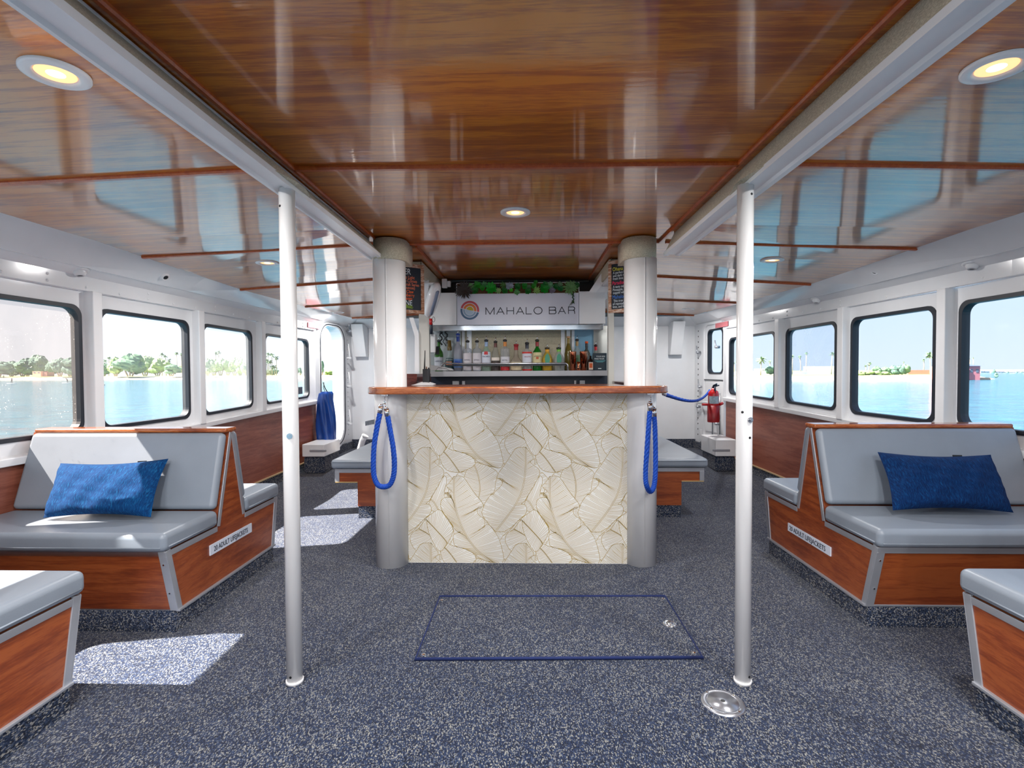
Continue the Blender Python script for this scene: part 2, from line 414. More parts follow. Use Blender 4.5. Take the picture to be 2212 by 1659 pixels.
for j in range(9):
    c=WP(-1,6.5+j*.08,.235-.03*math.sin(j/8*PI),.0); g.lathe([(.008,0),(.006,.003),(0,.004)],c,8,0,Matrix.Rotation(PI/2,3,'Y'))
g.build('bolt_heads',STEEL,d2)
mb=MB()
a0=6.56
hole=rrect(6.66,7.04,1.20,1.80,.07)
cellhole(mb,1,a0,YF,lambda y:fz(y)-.02,lambda y:2.0,hole,.05)
mb.build('wall_skin',W,wr)
winpart(1,hole,[(6.85+(y-6.85)*.9,1.5+(z-1.5)*.93) for y,z in hole],GL)
d1=struct('door_1')
lf=arch(6.60,7.10,.30,1.86,.10); ol=arch(6.575,7.14,.26,1.89,.12); k=len(lf)
g=MB()
g.add([WP(1,y,z,.002) for y,z in lf]+[WP(1,y,z,.03) for y,z in lf],[(i,(i+1)%k,(i+1)%k+k,i+k) for i in range(k)])
g.add([WP(1,y,z,.03) for y,z in lf]+[WP(1,y,z,.03) for y,z in ol],[(i,(i+1)%k,(i+1)%k+k,i+k) for i in range(k)])
g.add([WP(1,y,z,.0) for y,z in ol]+[WP(1,y,z,.03) for y,z in ol],[(i,(i+1)%k,(i+1)%k+k,i+k) for i in range(k)])
g.build('door_frame',W,d1)
g=MB(); g.hexa([WP(1,6.62,.42,-.0),WP(1,7.08,.42,0),WP(1,7.08,.42,.018),WP(1,6.62,.42,.018),WP(1,6.62,1.10,-.0),WP(1,7.08,1.10,0),WP(1,7.08,1.10,.018),WP(1,6.62,1.10,.018)]); g.build('lower_panel',W2,d1,bevel=.004)
g=MB(); g.hexa([WP(1,6.60,1.115,0),WP(1,7.10,1.115,0),WP(1,7.10,1.115,.02),WP(1,6.60,1.115,.02),WP(1,6.60,1.125,0),WP(1,7.10,1.125,0),WP(1,7.10,1.125,.02),WP(1,6.60,1.125,.02)]); g.build('seam',RUB,d1)
g=MB(); g.tube([WP(1,6.86,.38,.03),WP(1,6.86,.90,.03)],.008,8); g.tube([WP(1,6.68,.34,.03),WP(1,6.68,.95,.03)],.008,8); g.build('lock_rod',STEEL,d1)
g=MB(); g.tube([WP(1,6.7,.80,.05),WP(1,6.9,.82,.09),WP(1,7.2,.79,.06)],.012,8); g.build('door_stay',W2,d1)
for z,y in ((1.55,6.72),(1.50,7.2),(1.02,7.15),(.74,7.2),(.55,6.72)):
    g=MB(); c=WP(1,y,z,.02); g.cyl(c,c+V((-.06,-.01,0)),.018,n=12); g.cyl(c+V((-.05,-.01,0)),c+V((-.04,.05,.09)),.011,.007,10); g.build('door_dog',ALU,d1)
g=MB()
for j in range(20):
    z=.34+j*.077; c=WP(1,7.30,z,.0); g.lathe([(.011,0),(.009,.004),(0,.005)],c,8,0,Matrix.Rotation(-PI/2,3,'Y'))
for j in range(10):
    t=j/9; c=WP(1,6.62+.6*t,.24-.05*math.sin(t*PI),.004); g.lathe([(.011,0),(.009,.004),(0,.005)],c,8,0,Matrix.Rotation(-PI/2,3,'Y'))
g.build('bolt_heads',BLACK,d1)
g=MB()
pl=[(6.60,.42),(7.24,.42),(7.22,.28),(7.1,.19),(6.9,.165),(6.7,.19),(6.62,.28)]
g.prism(pl,lambda p:WP(1,p[0],p[1],0),lambda p:WP(1,p[0],p[1],.006)); g.build('sill_plate',W2,d1)
# end cove over doors, bulkhead
for s,root in ((-1,wl),(1,wr)):
    h=MB(); D0=6.36 if s<0 else 6.56
    for a,b in ((D0,6.9),(6.9,YF)):
        pr=[(0,1.90),(.03,1.905),(.262,zco(7))]
        h.add([WP(s,a,z,o) for o,z in pr]+[WP(s,b,z,o) for o,z in pr],[(0,1,4,3),(1,2,5,4)])
    h.build('ceiling_cove',W,root)
wf=struct('wall_front')
g=MB(); g.add([(-2.75,YF,-.05),(2.6,YF,-.05),(2.6,YF,2.2),(-2.75,YF,2.2)],[(0,1,2,3)]); 
g.add([(-2.7,7.02,1.988),(2.6,7.02,1.988),(2.6,YF,1.885),(-2.7,YF,1.885)],[(0,1,2,3)],0)
g.build('wall_skin',W,wf)
for sx,x0,x1 in ((-1,-2.50,-2.33),(1,2.02,2.19)):
    g=MB(); g.hexa([(x0,7.30,1.47),(x1,7.30,1.47),(x1,YF,1.47),(x0,YF,1.47),(x0,7.14,1.93),(x1,7.14,1.93),(x1,YF,1.93),(x0,YF,1.93)]); g.build('duct_cover',W2,wf,bevel=.008)
g=MB(); g.box((-2.58,YF-.025,.08),(2.42,YF,.262)); g.build('baseboard_front',CARK,kind='structure')
for s,nm in ((-1,'left'),(1,'right')):
    g=MB(); D0=6.34 if s<0 else 6.56
    for a,b in ((D0,6.9),(6.9,YF)):
        g.add([WP(s,a,fz(a)-.01,.03),WP(s,b,fz(b)-.01,.03),WP(s,b,.235,.03),WP(s,a,.235,.03),WP(s,a,.235,0),WP(s,b,.235,0)],[(0,1,2,3),(3,2,5,4)])
    g.build('baseboard_'+nm,CARK,kind='structure')
# aft end, unseen: opening between two low bulkheads, added to let in sky light
wb=struct('wall_back')
g=MB()
for x0,x1 in ((-2.9,-1.7),(1.6,2.85)): g.box((x0,YB-.05,0),(x1,YB,2.1))
g.box((-1.7,YB-.05,1.98),(1.6,YB,2.2)); g.build('wall_skin',W,wb)
# ---- ceiling
g=MB()
yy=[YB-.05,1,2,3,3.75,4.5,5.2,6.2,7.06]
for a,b in zip(yy[:-1],yy[1:]):
    for s in (-1,1):
        g.add([(s*.93-.05,a,zci(a)),(s*.93-.05,b,zci(b)),(s*(XW(s,b)-.262),b,zco(b)),(s*(XW(s,a)-.262),a,zco(a))],[(0,1,2,3)])
    g.add([(-.98,a,zci(a)),(.88,a,zci(a)),(.88,b,zci(b)),(-.98,b,zci(b))],[(0,1,2,3)])
cl=g.build('ceiling',CEIL,kind='structure')
g=MB(); g.box((-3.2,YB-.4,2.2),(3.1,YF+.2,2.24)); g.build('roof',W2,kind='structure')
tn=0
def trim(mb,mat,bevel=0):
    global tn
    tn+=1
    return mb.build('trim_%d'%tn,mat,kind='structure',bevel=bevel)
def mold(p0,p1,w=.028,h=.013):
    p0=V(p0);p1=V(p1); d=(p1-p0).normalized(); n=V((-d.y,d.x,0)).normalized(); up=V((0,0,1))
    g=MB(); pr=[(-w/2,.002),(-w/2,-h*.5),(-w*.3,-h),(w*.3,-h),(w/2,-h*.5),(w/2,.002)]
    g.prism(pr,lambda q:p0+n*q[0]+up*q[1],lambda q:p1+n*q[0]+up*q[1]); trim(g,MOLD)
MY=[-1.55,-.35,.86,2.10,3.36,4.48,5.66,6.86]
for i,Y in enumerate(MY):
    for s in (-1,1):
        Yo=Y+(.04 if s>0 else 0)
        x0=s*.93-.05+s*.03; x1=s*(XW(s,Yo)-.262)
        z0=zci(Yo)-(0)*.1
        mold((x0,Yo,zci(Yo)-.002),(x1,Yo,zco(Yo)-.001),.03)
    if Y<3.5: mold((-.965,Y+.005,2.099),(.868,Y+.035,2.099),.032,.014)
mold((-.965,YB,2.099),(-.965,3.38,2.099),.02,.014); mold((.868,YB,2.099),(.868,3.40,2.099),.02,.014)
mold((-.745,3.42,2.097),(-.745,4.75,2.088),.018,.012); mold((.56,3.42,2.097),(.56,4.75,2.088),.018,.012)
# ---- beams: carpet-clad upstand + white channel
for s,xi,xo,xc in ((-1,-.915,-1.005,-1.012),(1,.855,.955,.908)):
    g=MB()
    bl=[YB,1.93,1.965,2.03,2.065,3.2]
    # carpet face with a bulge where it wraps the pole head
    py=2.0 if s<0 else 2.04
    ysb=[YB,py-.16,py-.07,py-.03,py+.03,py+.07,py+.16,3.2]; bu=[0,0,.022,.03,.03,.022,0,0]
    P=[]
    for y,bb in zip(ysb,bu):
        P+= [(xc,y,2.10),(xc-s*.0,y,2.095),(xi-s*bb,y,1.985),(xi+s*.04,y,1.985)]
    k=4; fs=[]
    for j in range(len(ysb)-1):
        for i in range(3): fs.append((j*k+i,j*k+i+1,(j+1)*k+i+1,(j+1)*k+i))
    g.add(P,fs,0,False); trim(g,BEIGE)
    g=MB()
    def bxp(pr,m=0): g.prism(pr,lambda q:V((q[0],YB,q[1])),lambda q:V((q[0],3.24,q[1])),m)
    e=s
    w0,w1=(xo-.024,xo-.012) if s>0 else (-1.004,-1.018)
    bxp([(xi,1.990),(xi,1.968),(xi+e*.026,1.968),(xi+e*.034,1.976),(xi+e*.070,1.976),(xi+e*.078,1.967),(xo,1.967),(xo,1.985),(w1,1.988),(w1,2.095),(w0,2.095),(w0,1.99)])
    trim(g,W2)
# beams beside the bar (carpeted)
for s,x0,x1 in ((-1,-.80,-.98),(1,.615,.80)):
    g=MB(); g.box((min(x0,x1),3.88,1.985),(max(x0,x1),5.2,2.09)); trim(g,BEIGE,.006)
    g=MB(); g.box((min(x0,x1)+(.02 if s<0 else .012),3.905,1.955),(max(x0,x1)-.02,5.2,1.984)); trim(g,W2,.004)
# wood infill behind columns
# ================================================================ poles, columns
def pole(x,y,label,holes):
    t=thing('support_pole',label,'pole',(x,y,0),'white deckhead poles')
    g=MB(); g.cyl((x,y,0),(x,y,1.972),.0305,n=28); g.build('tube',POLE,t)
    g=MB(); g.cyl((x,y,0),(x,y,.012),.034,n=28); g.build('base_collar',W2,t)
    for z,a,kind in holes:
        d=V((math.sin(a),-math.cos(a),0)); c=V((x,y,z))+d*.0295
        g=MB()
        if kind=='bolt':
            g.cyl(c,c+d*.006,.011,n=12); g.cyl(c+d*.006,c+d*.012,.006,n=8); g.build('bolt',STEEL,t)
        else:
            g.cyl(c,c+d*.002,.005,n=10); g.build('bolt_hole',BLACK,t)
    return t
pole(-.947,2.0,'thin white floor-to-ceiling pole left of the bar',[(.035,-.1,'h'),(1.9,-.55,'h'),(1.0,.3,'bolt')])
pole(.856,2.04,'thin white floor-to-ceiling pole right of the bar, beside the deck plate',[(.035,.5,'h'),(1.93,.4,'h'),(1.055,.35,'bolt'),(.985,.35,'h'),(1.085,-.6,'h')])
def column(x,y,label,s):
    t=thing('round_column',label,'column',(x,y,0),'thick white columns at the bar ends')
    g=MB(); g.cyl((x,y,0),(x,y,1.965),.104,n=48); g.build('shaft',POLE,t)
    g=MB(); g.tube([(x+.006,y-.1045,0.02),(x+.006,y-.1045,1.96)],.003,6); g.build('weld_seam',POLE,t)
    # carpet cap: rounded box above
    g=MB(); pr=[]
    for i in range(17):
        a=PI+PI*i/16; pr.append((x+.108*math.cos(a)-s*.008,y+.108*math.sin(a)))
    pr+= [(x+.108-s*.008,y+.16),(x-.108-s*.008,y+.16)]
    g.prism(pr,lambda q:V((q[0],q[1],1.958)),lambda q:V((q[0],q[1],2.092)),0,True); g.build('carpet_cap',BEIGE,t)
    return t
column(-.89,3.28,'thick round white column at the left end of the bar',-1)
column(.73,3.33,'thick round white column at the right end of the bar',1)
# ================================================================ benches
def sidecopy(root): pass
def bench(label,s,XA,XH,Yf,k,sign=True,xtop=None,vis=True):
    """s -1 left / +1 right, XA aisle end, XH hull end (absolute x)"""
    t=thing('back_to_back_bench',label,'bench',(XA,Yf+.56*k,0),'double-sided lifejacket benches')
    D=lambda d:Yf+d*k
    e=s
    fb,ft,bf,aF,aR,rf,rt,rb=.08,0,.425,.565,.605,.715,1.13,1.075
    poly=[(fb,.105),(ft,.415),(bf,.415),(aF,.915),(aR,.915),(rf,.415),(rt,.415),(rb,.105)]
    g=MB()
    g.prism(poly,lambda p:V((XA,D(p[0]),p[1])),lambda p:V((XH,D(p[0]),p[1])))
    g.build('base',BEWOOD,t)
    g=MB(); g.box((min(XA+e*.004,XH),D(fb)-.003,0),(max(XA+e*.004,XH),D(rb)+.003,.104)); g.build('toe_kick',CARK,t)
    # aluminium edging on end panel
    g=MB()
    def strip(a,b,w,side,off=.004,th=.006):
        a=V(a);b=V(b); d=(b-a).normalized(); n=V((-d.y,d.x))*side
        q=[a,b,b+n*w,a+n*w]
        g.prism(q,lambda p:V((XA-e*off,D(0)+p.x*1,p.y)),lambda p:V((XA+e*th,D(0)+p.x,p.y)))
    kk=lambda p:(p[0]*k,p[1])
    P=[kk(p) for p in poly]
    strip(P[1],P[2],.028,-1); strip(P[2],P[3],.024,-1); strip(P[5],P[4],.024,1); strip(P[5],P[6],.028,-1)
    strip(P[0],P[1],.03,-1,.005); strip(P[7],P[6],.03,1,.005); strip((P[0][0]-.004,P[0][1]-.004),(P[7][0]+.004,P[7][1]-.004),.012,1,.014)
    # along the front and rear
    def lstrip(p,q,th=.005):
        p=V(p);q=V(q)
        d=(q-p).normalized(); n=V((d.y,-d.x))
        c=V((.55*k,.3))
        if (p+n-c).length<(p-c).length: n=-n
        pr=[p,q,q+n*th,p+n*th]
        g.prism(pr,lambda r:V((XA-e*.003,D(0)+r.x,r.y)),lambda r:V((XH,D(0)+r.x,r.y)))
    def on(i,j,z): # point on edge i->j at height z
        a,b=P[i],P[j]; f_=(z-a[1])/(b[1]-a[1]); return (a[0]+(b[0]-a[0])*f_,z)
    lstrip(on(0,1,.388),on(0,1,.418)); lstrip(on(0,1,.101),on(0,1,.112)); lstrip(on(7,6,.388),on(7,6,.418)); lstrip(on(7,6,.101),on(7,6,.112))
    # corner posts on the faces
    for (i,j,sg) in ((0,1,-1),(7,6,1)):
        a,b=P[i],P[j]
        pts=[]
        for (yy,z) in (a,b):
            for dx,dy in ((-.005,0),(.034,0),(.034,sg*.005),(-.005,sg*.005)):
                pts.append(V((XA+e*dx,D(0)+yy+dy,z)))
        g.hexa(pts)
    g.build('metal_edging',ALU,t,bevel=.0015,seg=1)
    for z in (.2,.35):
        g=MB(); yq=on(0,1,z)[0]; c=V((XA+e*.017,D(0)+yq-.005,z)); g.cyl(c,c+V((0,-.003,0)),.004,n=8)
        g.build('screw',CHROME,t)
    # cushions
    for (y0,y1,sg) in ((ft,bf,-1),(rf,rt,1)):
        g=MB(); a,b=(D(y0)-.024,D(y1)-.0) if sg<0 else (D(y0)+.0,D(y1)+.024)
        x0,x1=XA-e*.012,XH-e*.01
        g.box((min(x0,x1),a,.4165),(max(x0,x1),b,.506)); g.build('seat_cushion',VINYL,t,bevel=.028,seg=5)
        # piping seam
        yy=a-.001 if sg<0 else b+.001
        g=MB(); g.tube([(x0+e*.02,yy+.004*(-sg),.44),(x1,yy+.004*(-sg),.44)],.0035,6); g.tube([(x0-e*.0005,a+.03,.44),(x0-e*.0005,b-.03,.44)],.0035,6); g.build('piping',VINYL,t)
        # back cushion, leaning slab
        foot=(bf,.50) if sg<0 else (rf,.50); top=(aF,.905) if sg<0 else (aR,.905)
        p=V((D(foot[0]),foot[1])); q=V((D(top[0]),top[1])); 
        f0=(.50-.415)/(.5); 
        p=V((D(bf+(aF-bf)*.17),.50)) if sg<0 else V((D(rf+(aR-rf)*.17),.50))
        d=(q-p).normalized(); n=V((-d.y,d.x)) if sg<0 else V((d.y,-d.x))
        th=.055
        xt=(xtop if xtop else XH-e*.06)
        x0=XA+e*.004
        def P3(x,w): return V((x,w.x,w.y))
        pts=[P3(x0,p),P3(XH-e*.012,p),P3(XH-e*.012,p+n*th),P3(x0,p+n*th),P3(x0,q),P3(xt,q),P3(xt,q+n*th),P3(x0,q+n*th)]
        g=MB(); g.hexa(pts); g.build('back_cushion',VINYL,t,bevel=.026,seg=5)
    g=MB(); xt=(xtop if xtop else XH-e*.06)
    g.box((min(XA-e*.002,xt),D(aF)-.035,.914),(max(XA-e*.002,xt),D(aR)+.035,.938)); g.build('top_rail',BARW,t,bevel=.009,seg=3)
    if sign:
        ya,yb=(D(0)+.36*k/1.0 if s>0 else 2.63),(3.23 if s>0 else 3.036)
        if s>0: ya=2.78
        z0,z1=(.24,.289) if s>0 else (.279,.333)
        g=MB(); g.box((XA-e*.006,ya,z0),(XA+e*.0,yb,z1)); sg=g.build('sign_plate',plain('sign white '+('l' if s<0 else 'r'),(214,222,236),.4),t)
        ink=plain('sign ink '+('l' if s<0 else 'r'),(34,44,60),.5)
        if s>0: M=frame(V((XA-e*.0065,yb-.022,z0+.011)),V((0,-1,0)),V((0,0,1)),V((-1,0,0)))
        else: M=frame(V((XA-e*.0065,ya+.03,z0+.013)),V((0,1,0)),V((0,0,1)),V((1,0,0)))
        text('lettering','20 ADULT LIFEJACKETS',.040,M,ink,sg,sx=(.93 if s>0 else .80))
    return t
bench('double grey bench under the left windows, its seat crossed by bands of sunlight',-1,-1.694,-2.835,2.305,.93,xtop=-2.80)
bench('double grey bench under the right windows, wholly in shade',1,1.636,2.765,2.415,1.0,xtop=2.735)
bench('grey bench corner cut off by the lower left edge of the photo',-1,-1.695,-2.835,.80,.93,sign=False)
bench('grey bench corner cut off by the lower right edge of the photo',1,1.625,2.765,.80,1.0,sign=False)
# ---- benches beside the bar
def barbench(label,s,x0,x1,xk,y0,y1):
    t=thing('bar_side_bench',label,'bench',((x0+x1)/2,(y0+y1)/2,0),'low benches flanking the bar')
    a,b=min(x0,x1),max(x0,x1)
    g=MB()
    L=[(x0,.415),(x0,.315),(xk,.315),(xk,.105),(x1,.105),(x1,.415)]
    g.prism(L,lambda p:V((p[0],y0,p[1])),lambda p:V((p[0],y1,p[1]+fz(y1)*0))); g.build('base',BEWOOD,t)
    g=MB(); g.box((min(xk,x1)+.004,y0+.004,0),(max(xk,x1)-.004,y1,.104)); g.build('toe_kick',CARK,t)
    g=MB(); g.box((a-.004,y0-.006,.392),(b+.004,y1,.424)); xe=x0; g.box((min(xe-s*.035,xe+s*.004),y0-.007,.315),(max(xe-s*.035,xe+s*.004),y0+.02,.40))
    g.build('metal_edging',ALU,t,bevel=.002)
    g=MB(); g.box((min(x0-s*0,xk),y0-.008,.308),(max(x0,xk),y1,.315)); g.build('brass_strip',plain('brass '+str(s),(206,178,120),.4,metal=.3),t)
    g=MB(); c0=x0+s*.035; g.box((min(c0,x1),y0-.02,.426),(max(c0,x1),y1,.505)); g.build('seat_cushion',VINYL,t,bevel=.026,seg=5)
    g=MB(); g.tube([(c0-s*.02,y0-.020,.485),(x1,y0-.020,.485)],.003,6); g.build('piping',VINYL,t)
    return t
barbench('low grey-cushioned bench left of the bar',-1,-1.645,-.82,-1.455,4.28,6.0)
barbench('low grey-cushioned bench right of the bar',1,1.485,.70,1.30,4.34,6.0)
# ---- pillows
def pillow(label,c,th,mat,tagpos,nrm):
    tl,tr,br,bl=[V(p) for p in c]
    ctr=(tl+tr+br+bl)/4
    t=thing('throw_pillow',label,'pillow',tuple(ctr))
    nrm=V(nrm).normalized()
    g=MB()
    def fn(side):
        def f_(u,v):
            # pull the edges in between corners
            pu=u+.0; e1=.10*math.sin(PI*u)*(2*v-1)*-.6; e2=.05*math.sin(PI*v)*(2*u-1)*-.6
            uu=u+e2; vv=v+e1
            p=tl*(1-uu)*(1-vv)+tr*uu*(1-vv)+br*uu*vv+bl*(1-uu)*vv
            h=(max(0,16*u*(1-u)*v*(1-v)))**.36
            wr=.006*math.sin(u*23+v*9)*h+.004*math.sin(u*9-v*31)*h
            p=p+nrm*side*(th*h+wr)
            return p
        return f_
    g.grid(fn(1),28,16); g.grid(fn(-.55),28,16,flip=True)
    g.build('cover',mat,t)
    g=MB(); u0=tagpos; p=tl*(1-u0)+tr*u0; d=(tr-tl).normalized(); up=V((0,.2,1)).normalized()
    p=p-up*.030
    g.add([p,p+d*.05,p+d*.05+up*.024,p+up*.024],[(0,1,2,3)]); g.add([p+nrm*.002,p+d*.05+nrm*.002,p+d*.05+up*.024+nrm*.002,p+up*.024+nrm*.002],[(3,2,1,0)]); g.build('brand_tag',BLACK,t)
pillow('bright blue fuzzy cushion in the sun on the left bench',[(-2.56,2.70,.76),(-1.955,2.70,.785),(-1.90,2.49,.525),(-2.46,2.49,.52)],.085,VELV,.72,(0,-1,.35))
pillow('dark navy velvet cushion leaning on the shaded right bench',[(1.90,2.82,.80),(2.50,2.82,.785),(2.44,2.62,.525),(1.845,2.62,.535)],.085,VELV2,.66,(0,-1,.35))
# ---- floor hatch, deck plate
t=thing('floor_hatch','carpeted floor hatch edged in navy binding before the bar','hatch',(.13,2.47,0))
hp=[(-.492,2.16),(.752,2.20),(.752,2.80),(-.492,2.775)]
g=MB(); g.prism(hp,lambda p:V((p[0],p[1],.0005)),lambda p:V((p[0],p[1],.006))); g.build('panel',CARP,t)
g=MB(); g.tube([V((p[0],p[1],.006)) for p in hp],.0075,6,closed=True,sm=True); g.build('edge_binding',plain('navy binding',(18,38,92),.8,var=.15,nscale=40),t)
g=MB(); c=V((.692,2.494,.006)); g.lathe([(.034,0),(.032,.003),(.026,.004),(.024,.002),(.014,.002),(.013,.005),(0,.005)],c,28); g.build('latch',STEEL,t)
for x,y in ((-.475,2.735),(-.465,2.20),(.735,2.775),(.73,2.24)):
    g=MB(); g.lathe([(.010,0),(.008,.003),(0,.004)],(x,y,.006),10); g.build('screw',CHROME,t)
t=thing('deck_plate','round stainless deck plate in the carpet beside the right pole','deck plate',(.725,1.905,0))
g=MB(); c=V((.727,1.905,0)); g.lathe([(.079,0),(.077,.005),(.060,.007),(.058,.004),(.056,.004),(.055,.008),(0,.009)],c,40); g.build('cover',plain('worn stainless',(176,180,188),.3,var=.1,nscale=30,metal=.85),t)
g=MB(); g.lathe([(.0085,.0092),(0,.0095)],c,12); g.build('key_hole',BLACK,t)
for a in (35,125,215,305):
    g=MB(); g.lathe([(.006,0),(.005,.002),(0,.0025)],c+V((.068*math.cos(math.radians(a)),.068*math.sin(math.radians(a)),.0065)),10); g.build('screw',CHROME,t)
# ---- ceiling lights
LEM=emis('lamp diffuser glow',(255,200,140),1.25)
LCORE=emis('lamp core glow',(255,236,205),2.4)
def lamp(x,y,label,power,group='recessed ceiling downlights'):
    z=interp(abs(x+.05),[.9,2.6],[zci(y),zco(y)]) if abs(x)>.5 else 2.10
    sl=0
    if abs(x)>.5: sl=(zco(y)-zci(y))/1.7*(1 if x>0 else -1)
    t=thing('ceiling_downlight',label,'light',(x,y,z),group)
    R=Matrix.Rotation(-math.atan(sl),3,'Y')
    c=V((x,y,z))
    g=MB(); g.lathe([(.080,0),(.080,-.006),(.074,-.009),(.056,-.010),(.050,-.006),(.047,.0),(.045,.004)],c,40,0,R); g.build('trim_ring',W2,t)
    g=MB(); g.lathe([(.047,-.003),(.022,-.004)],c,32,0,R); g.lathe([(.022,-.004),(0,-.0042)],c,24,1,R); g.build('diffuser',[LEM,LCORE],t)
    ld=bpy.data.lights.new('bulb','AREA'); ld.shape='DISK'; ld.size=.09; ld.energy=power; ld.color=(1,.975,.955); ld.spread=PI
    lo=bpy.data.objects.new('bulb',ld); col.objects.link(lo); lo.parent=t; lo.location=(0,0,-.03)
    return t
LP=17
lamp(-1.31,1.40,'large recessed ceiling light at the upper left edge',LP)
lamp(1.30,1.47,'large recessed ceiling light at the upper right edge',LP)
lamp(-.062,2.74,'recessed light in the centre ceiling panel before the bar',LP)
lamp(-1.90,3.69,'small recessed light behind the thin left pole',LP)
lamp(1.79,3.80,'small recessed light just right of the thin right pole',LP)
lamp(-2.36,6.30,'tiny recessed light far forward over the left aisle',LP)
lamp(1.98,6.35,'tiny recessed light far forward over the right aisle',LP)
for x,y,a in ((-.062,.35,'centre'),(-1.31,.2,'left'),(1.30,.2,'right'),(-1.31,-.9,'left'),(1.30,-.9,'right'),(-.062,-2.0,'centre aft')):  # unseen downlights added as fill, the aft ones stronger
    lamp(x,y,'added ceiling fill light out of view, %s row'%a,LP*(2.4 if y<0 else 1.2))
# ================================================================ bar front with wallpaper
PAPER=plain('cream wallpaper',(236,235,228),.6,var=.02)
GOLD=plain('gold line print',(180,150,60),.5,var=.1,nscale=30)
bar=thing('bar_counter','wood-topped bar with cream and gold banana-leaf front','bar',(-.08,3.4,0))
YP=3.285
g=MB(); g.box((-.80,YP,0),(.64,YP+.03,1.112)); fp=g.build('front_panel',PAPER,bar)
# ---- banana leaf line pattern, drawn as thin printed strokes
K=.623/937.0
def smooth(pts,closed=False,it=2):
    for _ in range(it):
        o=[]
        n=len(pts)
        rng=range(n) if closed else range(n-1)
        if not closed: o.append(pts[0])
        for i in rng:
            a=pts[i];b=pts[(i+1)%n]
            o.append((a[0]*.75+b[0]*.25,a[1]*.75+b[1]*.25)); o.append((a[0]*.25+b[0]*.75,a[1]*.25+b[1]*.75))
        if not closed: o.append(pts[-1])
        pts=o
    return pts
def resample(p,n):
    L=[0]
    for i in range(1,len(p)): L.append(L[-1]+math.hypot(p[i][0]-p[i-1][0],p[i][1]-p[i-1][1]))
    out=[];j=0
    for k in range(n):
        t=L[-1]*k/(n-1)
        while j<len(L)-2 and L[j+1]<t: j+=1
        f_=(t-L[j])/max(1e-9,L[j+1]-L[j]); out.append((p[j][0]+(p[j+1][0]-p[j][0])*f_,p[j][1]+(p[j+1][1]-p[j][1])*f_))
    return out
# leaf: midrib, left edge, right edge (crop pixels, y down), drawn back to front
LEAVES=[
 dict(mid=[(200,1100),(230,800),(200,500),(240,150)],L=[(200,1100),(-60,1000),(-100,500),(0,200),(240,150)],R=[(200,1100),(520,1000),(560,500),(500,200),(240,150)],mw=6),
 dict(mid=[(690,1100),(760,800),(700,500),(760,150)],L=[(690,1100),(440,1000),(420,500),(480,200),(760,150)],R=[(690,1100),(980,1000),(1020,500),(960,200),(760,150)],mw=6),
 # background leaf, lower right running up-left
 dict(mid=[(1130,1100),(1150,960),(1180,820),(1175,690),(1140,640)],L=[(1130,1100),(1000,1060),(940,940),(950,830),(1060,740),(1140,640)],R=[(1130,1100),(1290,1080),(1300,940),(1260,830),(1220,690),(1140,640)],mw=6),
 dict(mid=[(690,80),(740,200),(760,330),(745,440),(700,560)],L=[(690,80),(600,200),(600,330),(640,440),(700,560)],R=[(690,80),(830,110),(945,185),(915,250),(900,380),(860,400),(790,520),(700,560)],mw=7),
 dict(mid=[(365,590),(330,520),(300,470),(270,450)],L=[(365,590),(450,560),(420,480),(400,400),(440,250),(400,200),(270,450)],R=[(365,590),(300,570),(240,540),(250,500),(270,450)],mw=8),
 dict(mid=[(150,740),(260,800),(340,880),(380,960)],L=[(150,740),(215,650),(360,535),(440,640),(500,740),(490,860),(380,960)],R=[(150,740),(60,800),(70,900),(170,1010),(380,1000),(380,960)],mw=5),
 dict(mid=[(365,890),(440,960),(500,1040),(560,1130)],L=[(365,890),(430,880),(500,915),(600,930),(700,985),(720,1060),(560,1130)],R=[(365,890),(360,960),(385,1060),(450,1120),(560,1130)],mw=6),
 dict(mid=[(230,655),(330,760),(420,860),(430,890)],L=[(230,655),(215,640),(280,590),(360,535),(430,640),(500,740),(470,820),(430,890)],R=[(230,655),(240,760),(300,900),(360,980),(430,890)],mw=4),
 # leaf B (tip up, curving down-left)
 dict(mid=[(1207,-63),(1205,150),(1180,330),(1130,460),(1030,610),(905,765)],
      L=[(1207,-63),(1110,-60),(1065,10),(1000,110),(940,185),(915,250),(972,236),(985,272),(960,325),(900,375),(895,400),(862,398),(800,490),(790,530),(765,590),(830,680),(905,765)],
      R=[(1207,-63),(1245,-15),(1290,50),(1240,80),(1292,120),(1335,150),(1345,195),(1305,280),(1205,445),(1185,480),(1145,490),(1210,500),(1216,585),(1140,645),(1070,720),(985,770),(905,765)],mw=9),
 # leaf A (tip up, curving down-right)
 dict(mid=[(500,225),(500,420),(515,540),(560,690),(640,850),(740,970),(870,1070)],
      L=[(500,225),(470,270),(415,325),(495,375),(400,395),(432,372),(495,430),(400,428),(366,475),(372,545),(410,605),(470,680),(520,770),(582,772),(490,785),(490,860),(502,912),(600,935),(700,985),(760,1040),(870,1070)],
      R=[(500,225),(545,217),(595,222),(640,290),(700,385),(792,495),(786,528),(742,518),(724,545),(736,602),(802,640),(806,690),(780,740),(832,678),(900,765),(940,832),(966,920),(992,1040),(960,1090),(870,1070)],mw=9),
]
def inpoly(x,y,P):
    c=False;n=len(P);j=n-1
    for i in range(n):
        xi,yi=P[i];xj,yj=P[j]
        if (yi>y)!=(yj>y) and x<(xj-xi)*(y-yi)/(yj-yi)+xi: c=not c
        j=i
    return c
